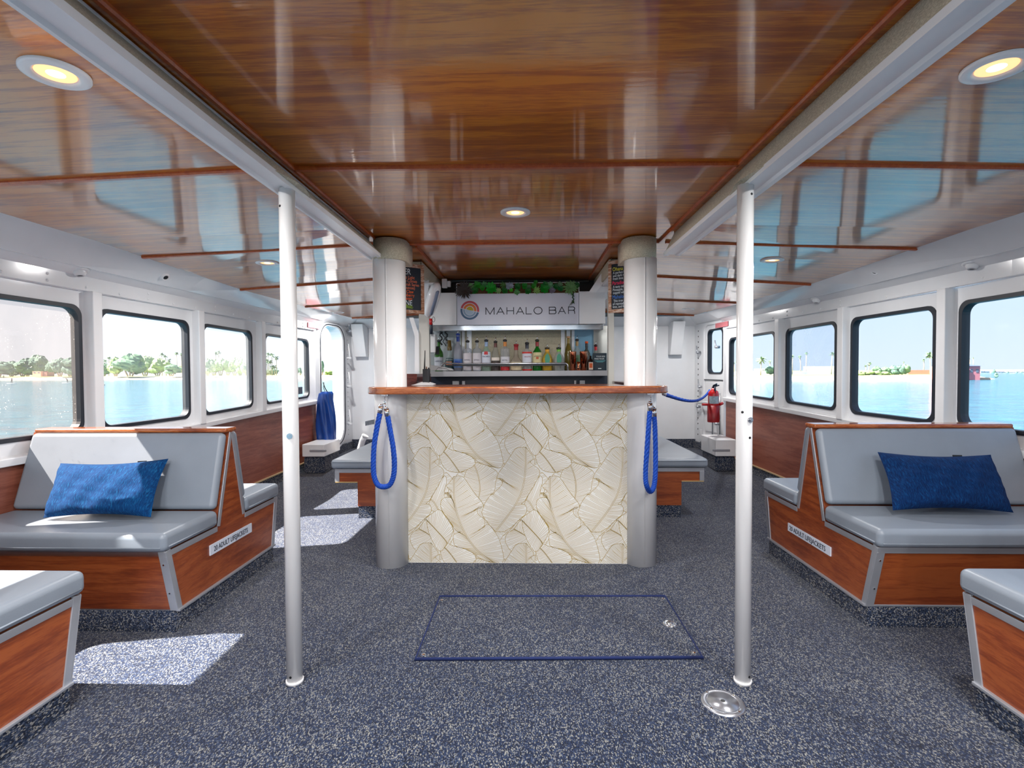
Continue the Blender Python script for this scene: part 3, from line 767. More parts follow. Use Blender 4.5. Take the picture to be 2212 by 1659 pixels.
def leafdata(lf,rnd):
    mid=resample(smooth(lf['mid']),90); Le=resample(smooth(lf['L'],it=1),90); Re=resample(smooth(lf['R'],it=1),90)
    strokes=[]
    strokes.append((Le,2.6)); strokes.append((Re,2.6))
    w=lf['mw']
    off=[]; off2=[]
    for i,(x,y) in enumerate(mid):
        a=mid[max(0,i-1)];b=mid[min(89,i+1)]; dx,dy=b[0]-a[0],b[1]-a[1]; l=math.hypot(dx,dy) or 1
        q=w*.5*(1-.3*i/89*0)
        off.append((x-dy/l*q,y+dx/l*q)); off2.append((x+dy/l*q,y-dx/l*q))
    strokes.append((off,2.2)); strokes.append((off2,2.2))
    length=sum(math.hypot(mid[i+1][0]-mid[i][0],mid[i+1][1]-mid[i][1]) for i in range(89))
    nv=int(length/10.5)
    for E,base in ((Le,off),(Re,off2)):
        for k in range(1,nv):
            t=k/nv
            i0=int(t*89); te=max(0,t-.07*math.sin(PI*min(1,t*1.1))); e=E[int(te*89)]; m=base[i0]
            jit=rnd.uniform(-3,3)
            cx=(m[0]+e[0])/2+rnd.uniform(-2,2); cy=(m[1]+e[1])/2+.05*math.hypot(e[0]-m[0],e[1]-m[1])+jit
            st=[]
            for q in range(22):
                u=q/21*(1 if k%5 else .82); st.append(((1-u)**2*m[0]+2*u*(1-u)*cx+u*u*e[0],(1-u)**2*m[1]+2*u*(1-u)*cy+u*u*e[1]))
            st=[(p[0]+.0,p[1]) for p in st]
            strokes.append((st,1.5))
    poly=Le+Re[::-1]
    return strokes,poly
rnd=random.Random(3)
LD=[leafdata(l,rnd) for l in LEAVES]
inst=[]
# crop origin: pixel (870,980) ; world at panel
o=at(870,980,YP)
for li,(st,poly) in enumerate(LD):
    for a in range(-2,3):
        for b in range(-2,3):
            ox,oy=a*937,b*943
            xs=[p[0]+ox for p in poly]; ys_=[p[1]+oy for p in poly]
            X0,X1=o.x+min(xs)*K,o.x+max(xs)*K; Z0,Z1=o.z-max(ys_)*K,o.z-min(ys_)*K
            if X1<-.80 or X0>.64 or Z1<0 or Z0>1.11: continue
            inst.append((li,ox,oy,(min(xs),max(xs),min(ys_),max(ys_))))
g=MB()
for idx,(li,ox,oy,bb) in enumerate(inst):
    st,_=LD[li]
    above=[(LD[l2][1],ox2,oy2,b2) for (l2,ox2,oy2,b2) in inst[idx+1:] if l2>li or (l2==li) if not (b2[0]>bb[1] or b2[1]<bb[0] or b2[2]>bb[3] or b2[3]<bb[2])]
    for pts,wd in st:
        prev=None
        for (x,y) in pts:
            X=x+ox;Y=y+oy; wx=o.x+X*K; wz=o.z-Y*K
            ok=-.80<wx<.64 and .002<wz<1.11
            if ok:
                for P2,ox2,oy2,b2 in above:
                    if b2[0]<=X<=b2[1] and b2[2]<=Y<=b2[3] and inpoly(X-ox2,Y-oy2,P2): ok=False;break
            if ok and prev:
                dx,dz=wx-prev[0],wz-prev[1]; l=math.hypot(dx,dz)
                if l>1e-6 and l<.08:
                    h=wd*K*.74; nx,nz=-dz/l*h,dx/l*h
                    g.add([(prev[0]-nx,YP-.0006,prev[1]-nz),(wx-nx,YP-.0006,wz-nz),(wx+nx,YP-.0006,wz+nz),(prev[0]+nx,YP-.0006,prev[1]+nz)],[(0,1,2,3)])
            prev=(wx,wz) if ok else None
g.build('leaf_print',GOLD,fp,fixn=False)
# countertop
g=MB()
fr=[]
zt0,zt1=1.112,1.157
xl,xr=-1.015,.875; yf,yb=3.075,3.62; R=.15
for i in range(13):
    a=PI+PI/2*i/12; fr.append((xl+R+R*math.cos(a),yf+R+R*math.sin(a)))
for i in range(13):
    a=1.5*PI+PI/2*i/12; fr.append((xr-R+R*math.cos(a),yf+R+R*math.sin(a)))
fr+=[(xr,yb)]
for cx_,cy_ in ((.73,3.33),(-.89,3.28)):
    fr+=[(cx_+.107,yb)]+[(cx_+.107*math.cos(-PI*i/12),cy_+.107*math.sin(-PI*i/12)) for i in range(13)]+[(cx_-.107,yb)]
fr+=[(xl,yb)]
g.prism(fr,lambda p:V((p[0],p[1],zt0)),lambda p:V((p[0],p[1],zt1))); g.build('countertop',BARW,bar,bevel=.008,seg=3)
for xa,xb in ((-.775,-.74),(.58,.615)):
    g=MB(); g.box((xa,YP+.03,0),(xb,3.62,1.11)); g.build('side_panel',MAHO,bar)
for s,x,y in ((-1,-.872,3.085),(1,.742,3.11)):
    g=MB(); g.box((x-.02,y-.012,1.104),(x+.02,y+.02,1.1125)); g.build('hook_plate',STEEL,bar)
# bar back boxes (side ledges)
t=thing('side_ledge','dark mahogany ledge box behind the left bar column','ledge',(-.9,3.95,0))
g=MB(); g.box((-.985,3.66,.0),(-.80,4.20,1.235)); g.build('carcass',MAHO,t,bevel=.004)
t=thing('side_ledge','dark mahogany ledge behind the right bar column','ledge',(.8,3.95,0))
g=MB(); g.box((.70,3.66,.0),(.90,4.25,1.165)); g.build('carcass',MAHO,t,bevel=.004)
t=thing('white_post','square white post left of the bottle shelf with angled brace','post',(-.88,4.3,0))
g=MB(); a=at(906,700,4.3).x; b=at(927.5,700,4.3).x; g.box((a,4.28,0),(b,4.34,1.985)); g.build('shaft',GROUTW,t)
g=MB(); q=[(884,686),(893,686),(905,722),(905,803),(896,803),(896,726)]; g.prism(q,lambda p:at(p[0],p[1],4.27),lambda p:at(p[0],p[1],4.30)); g.build('brace',W2,t)
t=thing('white_post','square white post right of the bottle shelf with sloping brace','post',(.72,4.3,0))
a=at(1313.5,700,4.3).x; b=at(1325.5,700,4.3).x
g=MB(); g.box((a,4.28,0),(b,4.34,1.985)); g.build('shaft',GROUTW,t)
g=MB(); q=[(1272,631),(1306,580),(1326,580),(1326,597),(1312,601),(1288,631)]; g.prism(q,lambda p:at(p[0],p[1],4.27),lambda p:at(p[0],p[1],4.30)); g.build('brace',W2,t)
g=MB(); q=[(1288,631),(1312,601),(1326,597),(1326,631)]; g.prism(q,lambda p:at(p[0],p[1],4.30),lambda p:at(p[0],p[1],4.33)); g.build('infill_panel',W,t)
# ================================================================ back bar
YS=4.40
def XU(u,Y=YS): return at(u,760,Y).x
def ZV(v,Y=YS,u=1110): return at(u,v,Y).z
ZS=1.253
cab=thing('back_bar_cabinet','white overhead cabinet and bottle shelf behind the bar','cabinet',(-.08,4.6,0))
# shelf
g=MB(); g.box((XU(927),YS-.06,ZS-.046),(XU(1313),4.78,ZS)); g.build('shelf',plain('grey shelf laminate',(176,178,184),.35,var=.03),cab,bevel=.003)
g=MB(); g.box((XU(880),4.56,0),(XU(1330),4.75,ZS-.047)); g.build('lower_carcass',plain('dark blue grey steel',(40,50,66),.3,var=.1),cab)
g=MB(); g.box((XU(960),4.545,.2),(XU(1070),4.559,1.13)); g.build('fridge_door',DARK,cab)
g=MB(); g.box((XU(1085),4.545,.2),(XU(1180),4.559,1.13)); g.build('fridge_door',DARK,cab)
g=MB(); g.box((XU(1190),4.545,.2),(XU(1300),4.559,1.13)); g.build('fridge_door',DARK,cab)
for a,b in ((976,990),(997,1003),(1241,1245),(1253,1264)):
    g=MB(); g.box((XU(a,4.5),4.525,.4),(XU(b,4.5),4.544,1.165)); g.build('door_frame',W2,cab)
# backsplash, its beige standing in for carpet reflected in a mirror; end glass
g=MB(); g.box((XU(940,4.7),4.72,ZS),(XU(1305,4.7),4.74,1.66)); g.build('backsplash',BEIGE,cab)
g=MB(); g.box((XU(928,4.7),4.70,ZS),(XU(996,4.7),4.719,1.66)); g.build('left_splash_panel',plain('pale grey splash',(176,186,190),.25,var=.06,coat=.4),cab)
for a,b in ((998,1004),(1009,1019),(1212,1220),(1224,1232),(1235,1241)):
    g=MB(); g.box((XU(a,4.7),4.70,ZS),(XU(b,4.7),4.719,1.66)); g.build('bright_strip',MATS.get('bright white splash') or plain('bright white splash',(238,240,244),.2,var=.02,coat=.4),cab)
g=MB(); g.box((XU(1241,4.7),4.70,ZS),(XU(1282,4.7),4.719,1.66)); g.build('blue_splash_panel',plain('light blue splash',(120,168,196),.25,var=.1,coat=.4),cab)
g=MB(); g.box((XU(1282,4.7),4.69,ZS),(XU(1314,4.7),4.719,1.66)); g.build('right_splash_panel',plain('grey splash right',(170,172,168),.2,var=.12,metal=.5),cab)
# overhead boxes
YC=4.50
zt_=at(1000,632,YC).z; zb_=at(1000,702,YC).z
g=MB(); g.box((XU(930,YC),YC,zb_),(XU(986.5,YC),4.76,zt_)); g.build('left_door',W2,cab,bevel=.003)
g=MB(); g.box((XU(1251,YC),YC-.0,zb_),(XU(1307.5,YC),4.76,zt_)); g.build('right_door',W2,cab,bevel=.003)
g=MB(); g.box((XU(986.8,YC),YC+.01,zb_),(XU(1250.6,YC),4.76,zt_-.001)); g.build('centre_box',W2,cab)
g=MB(); g.box((XU(934,YC),YC+.015,zb_-.05),(XU(1304,YC),4.70,zb_-.001)); g.build('steel_soffit',STEEL,cab,bevel=.004)
g=MB(); g.tube([at(1048,712,4.53),at(1187,711,4.53)],.012,10); g.build('tube_light',ALU,cab)
g=MB(); g.box((XU(955,4.76),4.74,at(1000,632,4.74).z),(XU(1290,4.76),4.78,2.09)); g.build('top_filler',plain('dark wood filler board',(56,34,22),.5),cab)  # plain dark brown board above the cabinet
# sign
sg=thing('bar_sign','white MAHALO BAR sign board with round sunset logo','sign',(-.1,4.49,1.8))
YG=4.485
x0,x1=at(987.5,660,YG).x,at(1250,660,YG).x; z0,z1=at(1110,701.5,YG).z,at(1110,634.5,YG).z
g=MB(); g.box((x0,YG,z0),(x1,YG+.018,z1)); g.build('board',plain('sign white',(214,218,232),.35,var=.02),sg,bevel=.0015,seg=1)
c=at(1014.8,670.3,YG-.001); PXM=YG/FPX*1.0
RO=20.3*PXM
cols={'red':(196,72,84),'orange':(218,118,44),'yellow':(190,168,24),'blue':(72,106,140),'mid':(138,166,194),'pale':(176,200,218)}
lm={k:plain('logo '+k,v,.5,var=0) for k,v in cols.items()}
tilt=math.radians(-13)
def arcs(r0,r1,top,mat,name):
    g=MB(); pts=[]
    base=-.012
    # split line: slanted left-high to right-low
    def yline(x): return -.23*x
    n=48; P=[]
    def clipang(r):
        # angles where circle meets split line
        th=math.atan2(-.23,1); return th
    th=math.atan(-.23)
    gap=.035
    if top: A0,A1=th+gap*RO/max(r1,1e-3),PI+th-gap*RO/max(r1,1e-3)
    else: A0,A1=PI+th+gap*RO/max(r1,1e-3),2*PI+th-gap*RO/max(r1,1e-3)
    out=[(r1*math.cos(A0+(A1-A0)*i/n),r1*math.sin(A0+(A1-A0)*i/n)) for i in range(n+1)]
    if r0>0: inn=[(r0*math.cos(A0+(A1-A0)*i/n),r0*math.sin(A0+(A1-A0)*i/n)) for i in range(n+1)]
    fs=[]
    if r0>0:
        for i in range(n): g.add([(c.x+p[0],YG-.0012,c.z+p[1]) for p in (out[i],out[i+1],inn[i+1],inn[i])],[(0,1,2,3)])
    else:
        for i in range(n): g.add([(c.x+p[0],YG-.0012,c.z+p[1]) for p in (out[i],out[i+1],(0,0))],[(0,1,2)])
    g.build(name,mat,sg,fixn=False)
arcs(RO*.78,RO,True,lm['red'],'logo_arc'); arcs(RO*.46,RO*.71,True,lm['orange'],'logo_arc'); arcs(0,RO*.39,True,lm['yellow'],'logo_sun')
arcs(RO*.78,RO,False,lm['blue'],'logo_arc'); arcs(RO*.52,RO*.71,False,lm['mid'],'logo_arc'); arcs(0,RO*.47,False,lm['pale'],'logo_disc')
INK=plain('sign ink',(40,46,62),.5,var=0)
def stroke_letter(g,polys,ox,w,h,th):
    for poly in polys:
        pts=[V((ox+p[0]*w,YG-.0015,zl+p[1]*h)) for p in poly]
        for a,b in zip(pts[:-1],pts[1:]):
            d=(b-a).normalized(); n=V((-d.z,0,d.x))*th/2; e=d*th*.35
            g.add([a-n-e,b-n+e,b+n+e,a+n-e],[(0,1,2,3)])
def arcp(cx,cy,rx,ry,a0,a1,n=14): return [(cx+rx*math.cos(math.radians(a0+(a1-a0)*i/n)),cy+ry*math.sin(math.radians(a0+(a1-a0)*i/n))) for i in range(n+1)]
LET={'M':[[(0,0),(0,1),(.5,.02),(1,1),(1,0)]],'A':[[(0,0),(.5,1),(1,0)],[(.17,.33),(.83,.33)]],'H':[[(0,0),(0,1)],[(1,0),(1,1)],[(0,.52),(1,.52)]],
'L':[[(0,1),(0,0),(1,0)]],'O':[arcp(.5,.5,.5,.52,0,360,28)],
'B':[[(0,0),(0,1)],[(0,1)]+arcp(.74,.77,.2,.23,90,-90)+[(0,.54)],[(0,.54)]+arcp(.76,.27,.24,.27,90,-90)+[(0,0)]],
'R':[[(0,0),(0,1)],[(0,1)]+arcp(.72,.75,.26,.25,90,-90)+[(0,.5)],[(.62,.5)]+arcp(.72,.28,.24,.22,90,0)+[(1,0)]]}
zl=at(1110,678.6,YG).z; hl=at(1110,664.2,YG).z-zl
for ch,ua,ub in (('M',1049.5,1067.5),('A',1073,1089),('H',1095,1109.5),('A',1115.5,1131.5),('L',1136.5,1148),('O',1153.5,1171),('B',1186.5,1201),('A',1206,1221.5),('R',1228,1241.5)):
    g=MB(); xa,xb=at(ua,670,YG).x,at(ub,670,YG).x; stroke_letter(g,LET[ch],xa,xb-xa,hl,.0066); g.build('letter',INK,sg,fixn=False)
# ---- succulent planter
pl=thing('planter_box','long shallow planter box packed with succulents above the bar sign','planter',(-.1,4.5,1.98))
YQ=4.49
x0,x1=at(987,620,YQ).x,at(1250,620,YQ).x; zp0,zp1=at(1110,633.8,YQ).z,at(1110,611.5,YQ).z
SOIL=plain('brown moss',(92,62,34),.9,var=.4,nscale=40,bstr=.8,bscale=80)
g=MB(); g.box((x0,YQ+.01,zp0),(x1,YQ+.05,zp1)); g.build('moss_bed',SOIL,pl)
g=MB(); g.box((x0-.004,YQ,zp0-.003),(x1+.004,YQ+.06,zp0)); g.box((x0-.004,YQ,zp1),(x1+.004,YQ+.06,zp1+.004)); g.box((x0-.006,YQ,zp0),(x0,YQ+.06,zp1)); g.box((x1,YQ,zp0),(x1+.006,YQ+.06,zp1)); g.build('frame',W2,pl)
t=thing('ceiling_rail','grey metal rail along the ceiling above the succulents','rail',(-.1,4.6,2.06))
g=MB(); g.tube([at(972,612,4.6),at(975,607,4.62),at(983,606.5,4.65),at(1272,606.5,4.65)],.012,10); g.build('bar',plain('dull grey metal',(110,112,112),.4,metal=.6),t)
g=MB(); a=at(955,603,4.5); b=at(966,622,4.5); g.box((a.x,4.48,b.z),(b.x,4.52,a.z)); g.box((b.x,4.49,b.z+.01),(b.x+.03,4.52,b.z+.06)); g.build('clamp',W2,t,bevel=.003)
t2=0
SM={}
def succ(label,u,v,r,colr,nl,lw,layers=3,spike=.5,tilt=0,grp='succulents in the planter box'):
    c=at(u,v,YQ-.005)
    t=thing('succulent',label,'succulent',tuple(c),grp)
    key=colr
    if key not in SM: SM[key]=plain('succulent %d %d %d'%colr,colr,.45,var=.25,nscale=60)
    for L in range(layers):
        g=MB()
        n=max(4,int(nl*(1-.18*L))); rr=r*(1-.27*L); rise=.30+.28*L
        for i in range(n):
            a=2*PI*(i+.5*L)/n+rnd.uniform(-.12,.12); r2=rr*rnd.uniform(.85,1.08)
            d=V((math.cos(a),0,math.sin(a))); s_=V((-math.sin(a),0,math.cos(a))); out=V((0,-1,0))
            pts=[]
            m=5
            for k in range(m+1):
                q=k/m; wd=r2*lw*math.sin(PI*min(1,(.18+q*.82))**(1+spike))*1.0
                if k==m: wd=r2*.01
                ce=c+d*(r2*q)+out*(r2*rise*(q-.45*q*q)+.004*L)
                pts+=[ce-s_*wd+out*r2*.05,ce+out*(-r2*.04),ce+s_*wd+out*r2*.05]
            fs=[]
            for k in range(m):
                for j in range(2): fs.append((k*3+j,k*3+j+1,(k+1)*3+j+1,(k+1)*3+j))
            g.add(pts,fs,0,True)
        g.build('leaf_whorl',SM[key],t,fixn=False)
    return t
def su(a,b): return 960+a/14.747,600+b/14.747
def su2(a,b): return 1100+a/13.01,600+b/13.01
PXS=YQ/FPX
G1=(40,150,30);G2=(20,110,30);G3=(130,180,110);G4=(90,160,90);GP=(90,80,76);GB=(160,170,184);GR=(70,140,80);GY=(150,190,120)
for (lab,uv,rp,colr,nl,lw,sp) in [
 ('large spiky purple-brown succulent at the left end of the planter',su(640,400),20,GP,30,.09,.15),
 ('pale green rosette just right of the spiky purple succulent',su(830,270),6.5,G3,9,.28,.5),
 ('dark green trailing succulent low beside the pale rosette',su(960,400),7.5,G2,9,.32,.5),
 ('bright green bushy rosette near the planter top left',su(1050,230),7,G1,9,.34,.5),
 ('mint green pointed succulent touching the planter top left',su(1275,215),6.5,GR,7,.34,.6),
 ('small leafy succulent left of the big vivid green rosette',su(1205,320),5.5,G1,8,.36,.5),
 ('big vivid green rosette in the left half of the planter',su(1490,330),11,(16,160,30),9,.3,.3),
 ('nearly black round succulent right of the vivid rosette',su(1720,265),4.5,(46,26,36),10,.34,.4),
 ('pale starry succulent below the black one',su(1720,405),6,GY,10,.2,.5),
 ('thin-leaved green succulent above the mid planter',su(1870,240),7,(90,140,70),14,.1,.3),
 ('dark green clover-like succulent left of the white rosette',su(1920,400),6,G2,7,.4,.4),
 ('silvery white rosette at the planter centre left',su(2080,265),7.5,GB,12,.26,.5),
 ('tiny lime succulent beneath the white rosette',su(2120,390),4,(70,190,30),7,.4,.4),
 ('green leafy clump right of the white rosette',su2(240,250),6.5,G2,9,.34,.5),
 ('pale mint succulent on the lower edge mid planter',su2(215,400),6,G4,8,.3,.5),
 ('vivid green rosette at planter centre',su2(435,230),6,(20,140,30),9,.34,.5),
 ('spotted grey green rosette right of the centre',su2(540,260),5.5,(80,120,80),9,.26,.5),
 ('deep green clump on the lower planter edge right of centre',su2(530,370),6.5,G2,8,.36,.5),
 ('bright upright sprig rising over the planter top',su2(740,130),4.5,(30,130,20),6,.36,.5),
 ('lime jelly-bean succulent on the lower edge',su2(775,350),7.5,(150,190,100),11,.15,.2),
 ('leafy green rosette above the jelly-bean succulent',su2(690,230),5.5,G1,9,.34,.5),
 ('large emerald rosette in the right half of the planter',su2(990,300),9.5,(10,140,30),8,.36,.4),
 ('lighter bunch above the emerald rosette',su2(1020,190),6,(20,120,40),9,.34,.5),
 ('blue-green pale rosette right of the emerald one',su2(1150,210),6.5,(110,170,120),8,.3,.5),
 ('dusty mauve rosette low in the right half',su2(1210,350),6,(130,120,140),11,.22,.5),
 ('dark green clump right of the mauve rosette',su2(1300,250),6,(16,100,30),9,.34,.5),
 ('grey-green small rosette near the big right star',su2(1420,190),5.5,(110,150,110),8,.28,.5),
 ('dark leafy filler left of the big right star',su2(1440,300),6,(14,110,50),9,.34,.5),
 ('large pale green star-shaped succulent at the right end',su2(1720,280),16,(124,172,108),22,.11,.2),
 ('dark green sprig in the upper right planter corner',su2(1905,200),5.5,(30,100,40),8,.36,.5)]:
    succ(lab,uv[0],uv[1],rp*PXS*(1.28 if rp<15 else 1.05),colr,nl,lw,spike=sp)
t=thing('trailing_succulent','dark green succulent strand hanging from the right planter end','succulent',tuple(at(1238,640,4.47)))
g=MB(); g.tube([at(1239,633,4.475),at(1237,640,4.474),at(1239,648,4.474),at(1238,655,4.474)],.004,6)
for (a,b) in (((1237,650),(1228,663)),((1238,652),(1233,660)),((1239,650),(1241,657))):
    g.tube([at(*a,4.474),at(*b,4.472)],.004,5,rf=lambda q:1-.8*q)
for k in range(5):
    c=at(1236.5+(k%2)*3,636+k*3.4,4.472); g.lathe([(0,-.006),(.007,0),(0,.006)],c,8)
g.build('strand',plain('dark strand green',(40,74,32),.6),t)
# ---- chalk menu boards
CHK=plain('chalkboard',(18,32,46),.6,var=.15)
FRW=wood('weathered frame wood',(120,80,56),(170,120,88),(214,196,180),(3,3,12),.7,0,nsc=8)
def board(label,s,lines,hx):
    cy=3.865; e0=at(915.5 if s<0 else 1315.5,679 if s<0 else 677,cy); cx=e0.x
    wd,h=.29,at(915,574 if s<0 else 570,cy).z-e0.z; ang=math.radians(36)
    ex=V((-math.cos(ang),-math.sin(ang),0)) if s<0 else V((math.cos(ang),-math.sin(ang),0))
    edge=V((cx,cy,e0.z)); far=edge+ex*wd
    # left-to-right axis seen from the camera
    if s<0: org=far; X=-ex
    else: org=edge; X=ex
    Z=V((0,0,1)); Nn=X.cross(Z)  # towards camera
    if Nn.y>0: Nn=-Nn
    t=thing('menu_chalkboard',label,'menu board',tuple(org))
    def P(a,b,c): return org+X*a+Z*b+Nn*c
    g=MB(); g.hexa([P(.02,.02,0),P(wd-.02,.02,0),P(wd-.02,.02,.006),P(.02,.02,.006),P(.02,h-.02,0),P(wd-.02,h-.02,0),P(wd-.02,h-.02,.006),P(.02,h-.02,.006)]); ch=g.build('slate',CHK,t)
    g=MB(); fw=.026
    for a0,b0,a1,b1 in ((0,0,wd,fw),(0,h-fw,wd,h),(0,fw,fw,h-fw),(wd-fw,fw,wd,h-fw)):
        g.hexa([P(a0,b0,-.004),P(a1,b0,-.004),P(a1,b0,.014),P(a0,b0,.014),P(a0,b1,-.004),P(a1,b1,-.004),P(a1,b1,.014),P(a0,b1,.014)])
    g.build('frame',FRW,t,bevel=.002)
    g=MB(); xe=.02 if s>0 else wd-.02
    for k in range(4):
        c=P(xe,h+.008+k*.014,.0); g.tube([c+V((.004*math.cos(q*PI/4),(.002 if k%2 else -.002),.008*math.sin(q*PI/4))) for q in range(8)],.0013,5,closed=True)
    g.build('chain',BLACK,t)
    for (s_,sz,x,y,cl) in lines:
        m=MATS.get('chalk %d %d %d'%cl) or plain('chalk %d %d %d'%cl,cl,.8,var=0)
        text('chalk_line',s_,sz,frame(P(x,y,.0068),X,Z,Nn),m,ch,sx=.8,ext=.0003,align='RIGHT' if s<0 else 'LEFT')
    return t
OR=(240,130,90);OG=(250,110,40);WHT=(225,240,248);LG=(160,200,40)
board('chalk menu board behind the left column, lettered in white and orange',-1,[
 ('BEER',.062,.185,.288,WHT),('Coors Light',.034,.215,.256,OR),('Pacifico Comes',.034,.235,.230,OR),('Local Craft Series',.032,.252,.204,OR),('(12 ounces)',.032,.218,.180,OR),
 ('White Claw',.034,.205,.150,OG),('Raspberry',.034,.212,.124,OG),('Mango',.034,.195,.1,OG),('WINE',.055,.195,.060,WHT),('MERLOT',.024,.195,.048,LG),('CHARD',.024,.2,.036,LG)],1)
board('chalk cocktail board behind the right column, headings in yellow, pink and blue',1,[
 ('Ohana Mai Tai',.040,.032,.310,(240,240,80)),('A perfect blend of',.026,.036,.288,WHT),('and dark rum, or',.026,.036,.266,WHT),('fresh lime juice',.026,.036,.244,WHT),
 ('Paradise Island',.038,.030,.208,(250,50,100)),('A tasty mix of r',.026,.036,.184,WHT),('Pineapple, and pas',.026,.034,.162,WHT),('topped with bubb',.026,.036,.140,WHT),
 ('Mahalo Marg',.040,.030,.104,(70,130,220)),('This true classic',.026,.04,.080,WHT),('of reposado tequ',.026,.034,.058,WHT),('lime, and fresh lim',.026,.034,.036,WHT)],1)
# ---- loudspeaker on bracket
t=thing('wall_loudspeaker','white oval loudspeaker tilted on a bracket behind the left menu board','speaker',tuple(at(932,645,4.1)))
c=at(934,648,4.12); Rm=Matrix.Rotation(math.radians(22),3,'Y')@Matrix.Rotation(math.radians(25),3,'X')
g=MB(); g.lathe([(0,-.15),(.03,-.148),(.062,-.12),(.078,-.06),(.082,0),(.078,.06),(.062,.12),(.03,.148),(0,.15)],c,28,0,Rm,sx=.62,sy=1); g.build('housing',W,t)
g=MB(); c2=c+Rm@V((.034,-.045,0)); g.lathe([(0,-.11),(.03,-.1),(.036,0),(.03,.1),(0,.11)],c2,16,0,Rm,sx=.35,sy=.9); g.build('grille',plain('blue grey grille',(120,134,160),.5),t)  # one even blue-grey over the grille
g=MB(); g.hexa([at(*p,4.10) for p in ((913,602),(926,604),(924,660),(914,660))][:0] or [at(914,660,4.10),at(923,660,4.10),at(923,660,4.13),at(914,660,4.13),at(913,603,4.10),at(927,605,4.10),at(927,605,4.13),at(913,603,4.13)]); g.box((at(913,600,4.1).x,4.08,1.955),(at(948,600,4.1).x,4.16,1.965)); g.build('bracket',W2,t,bevel=.002)
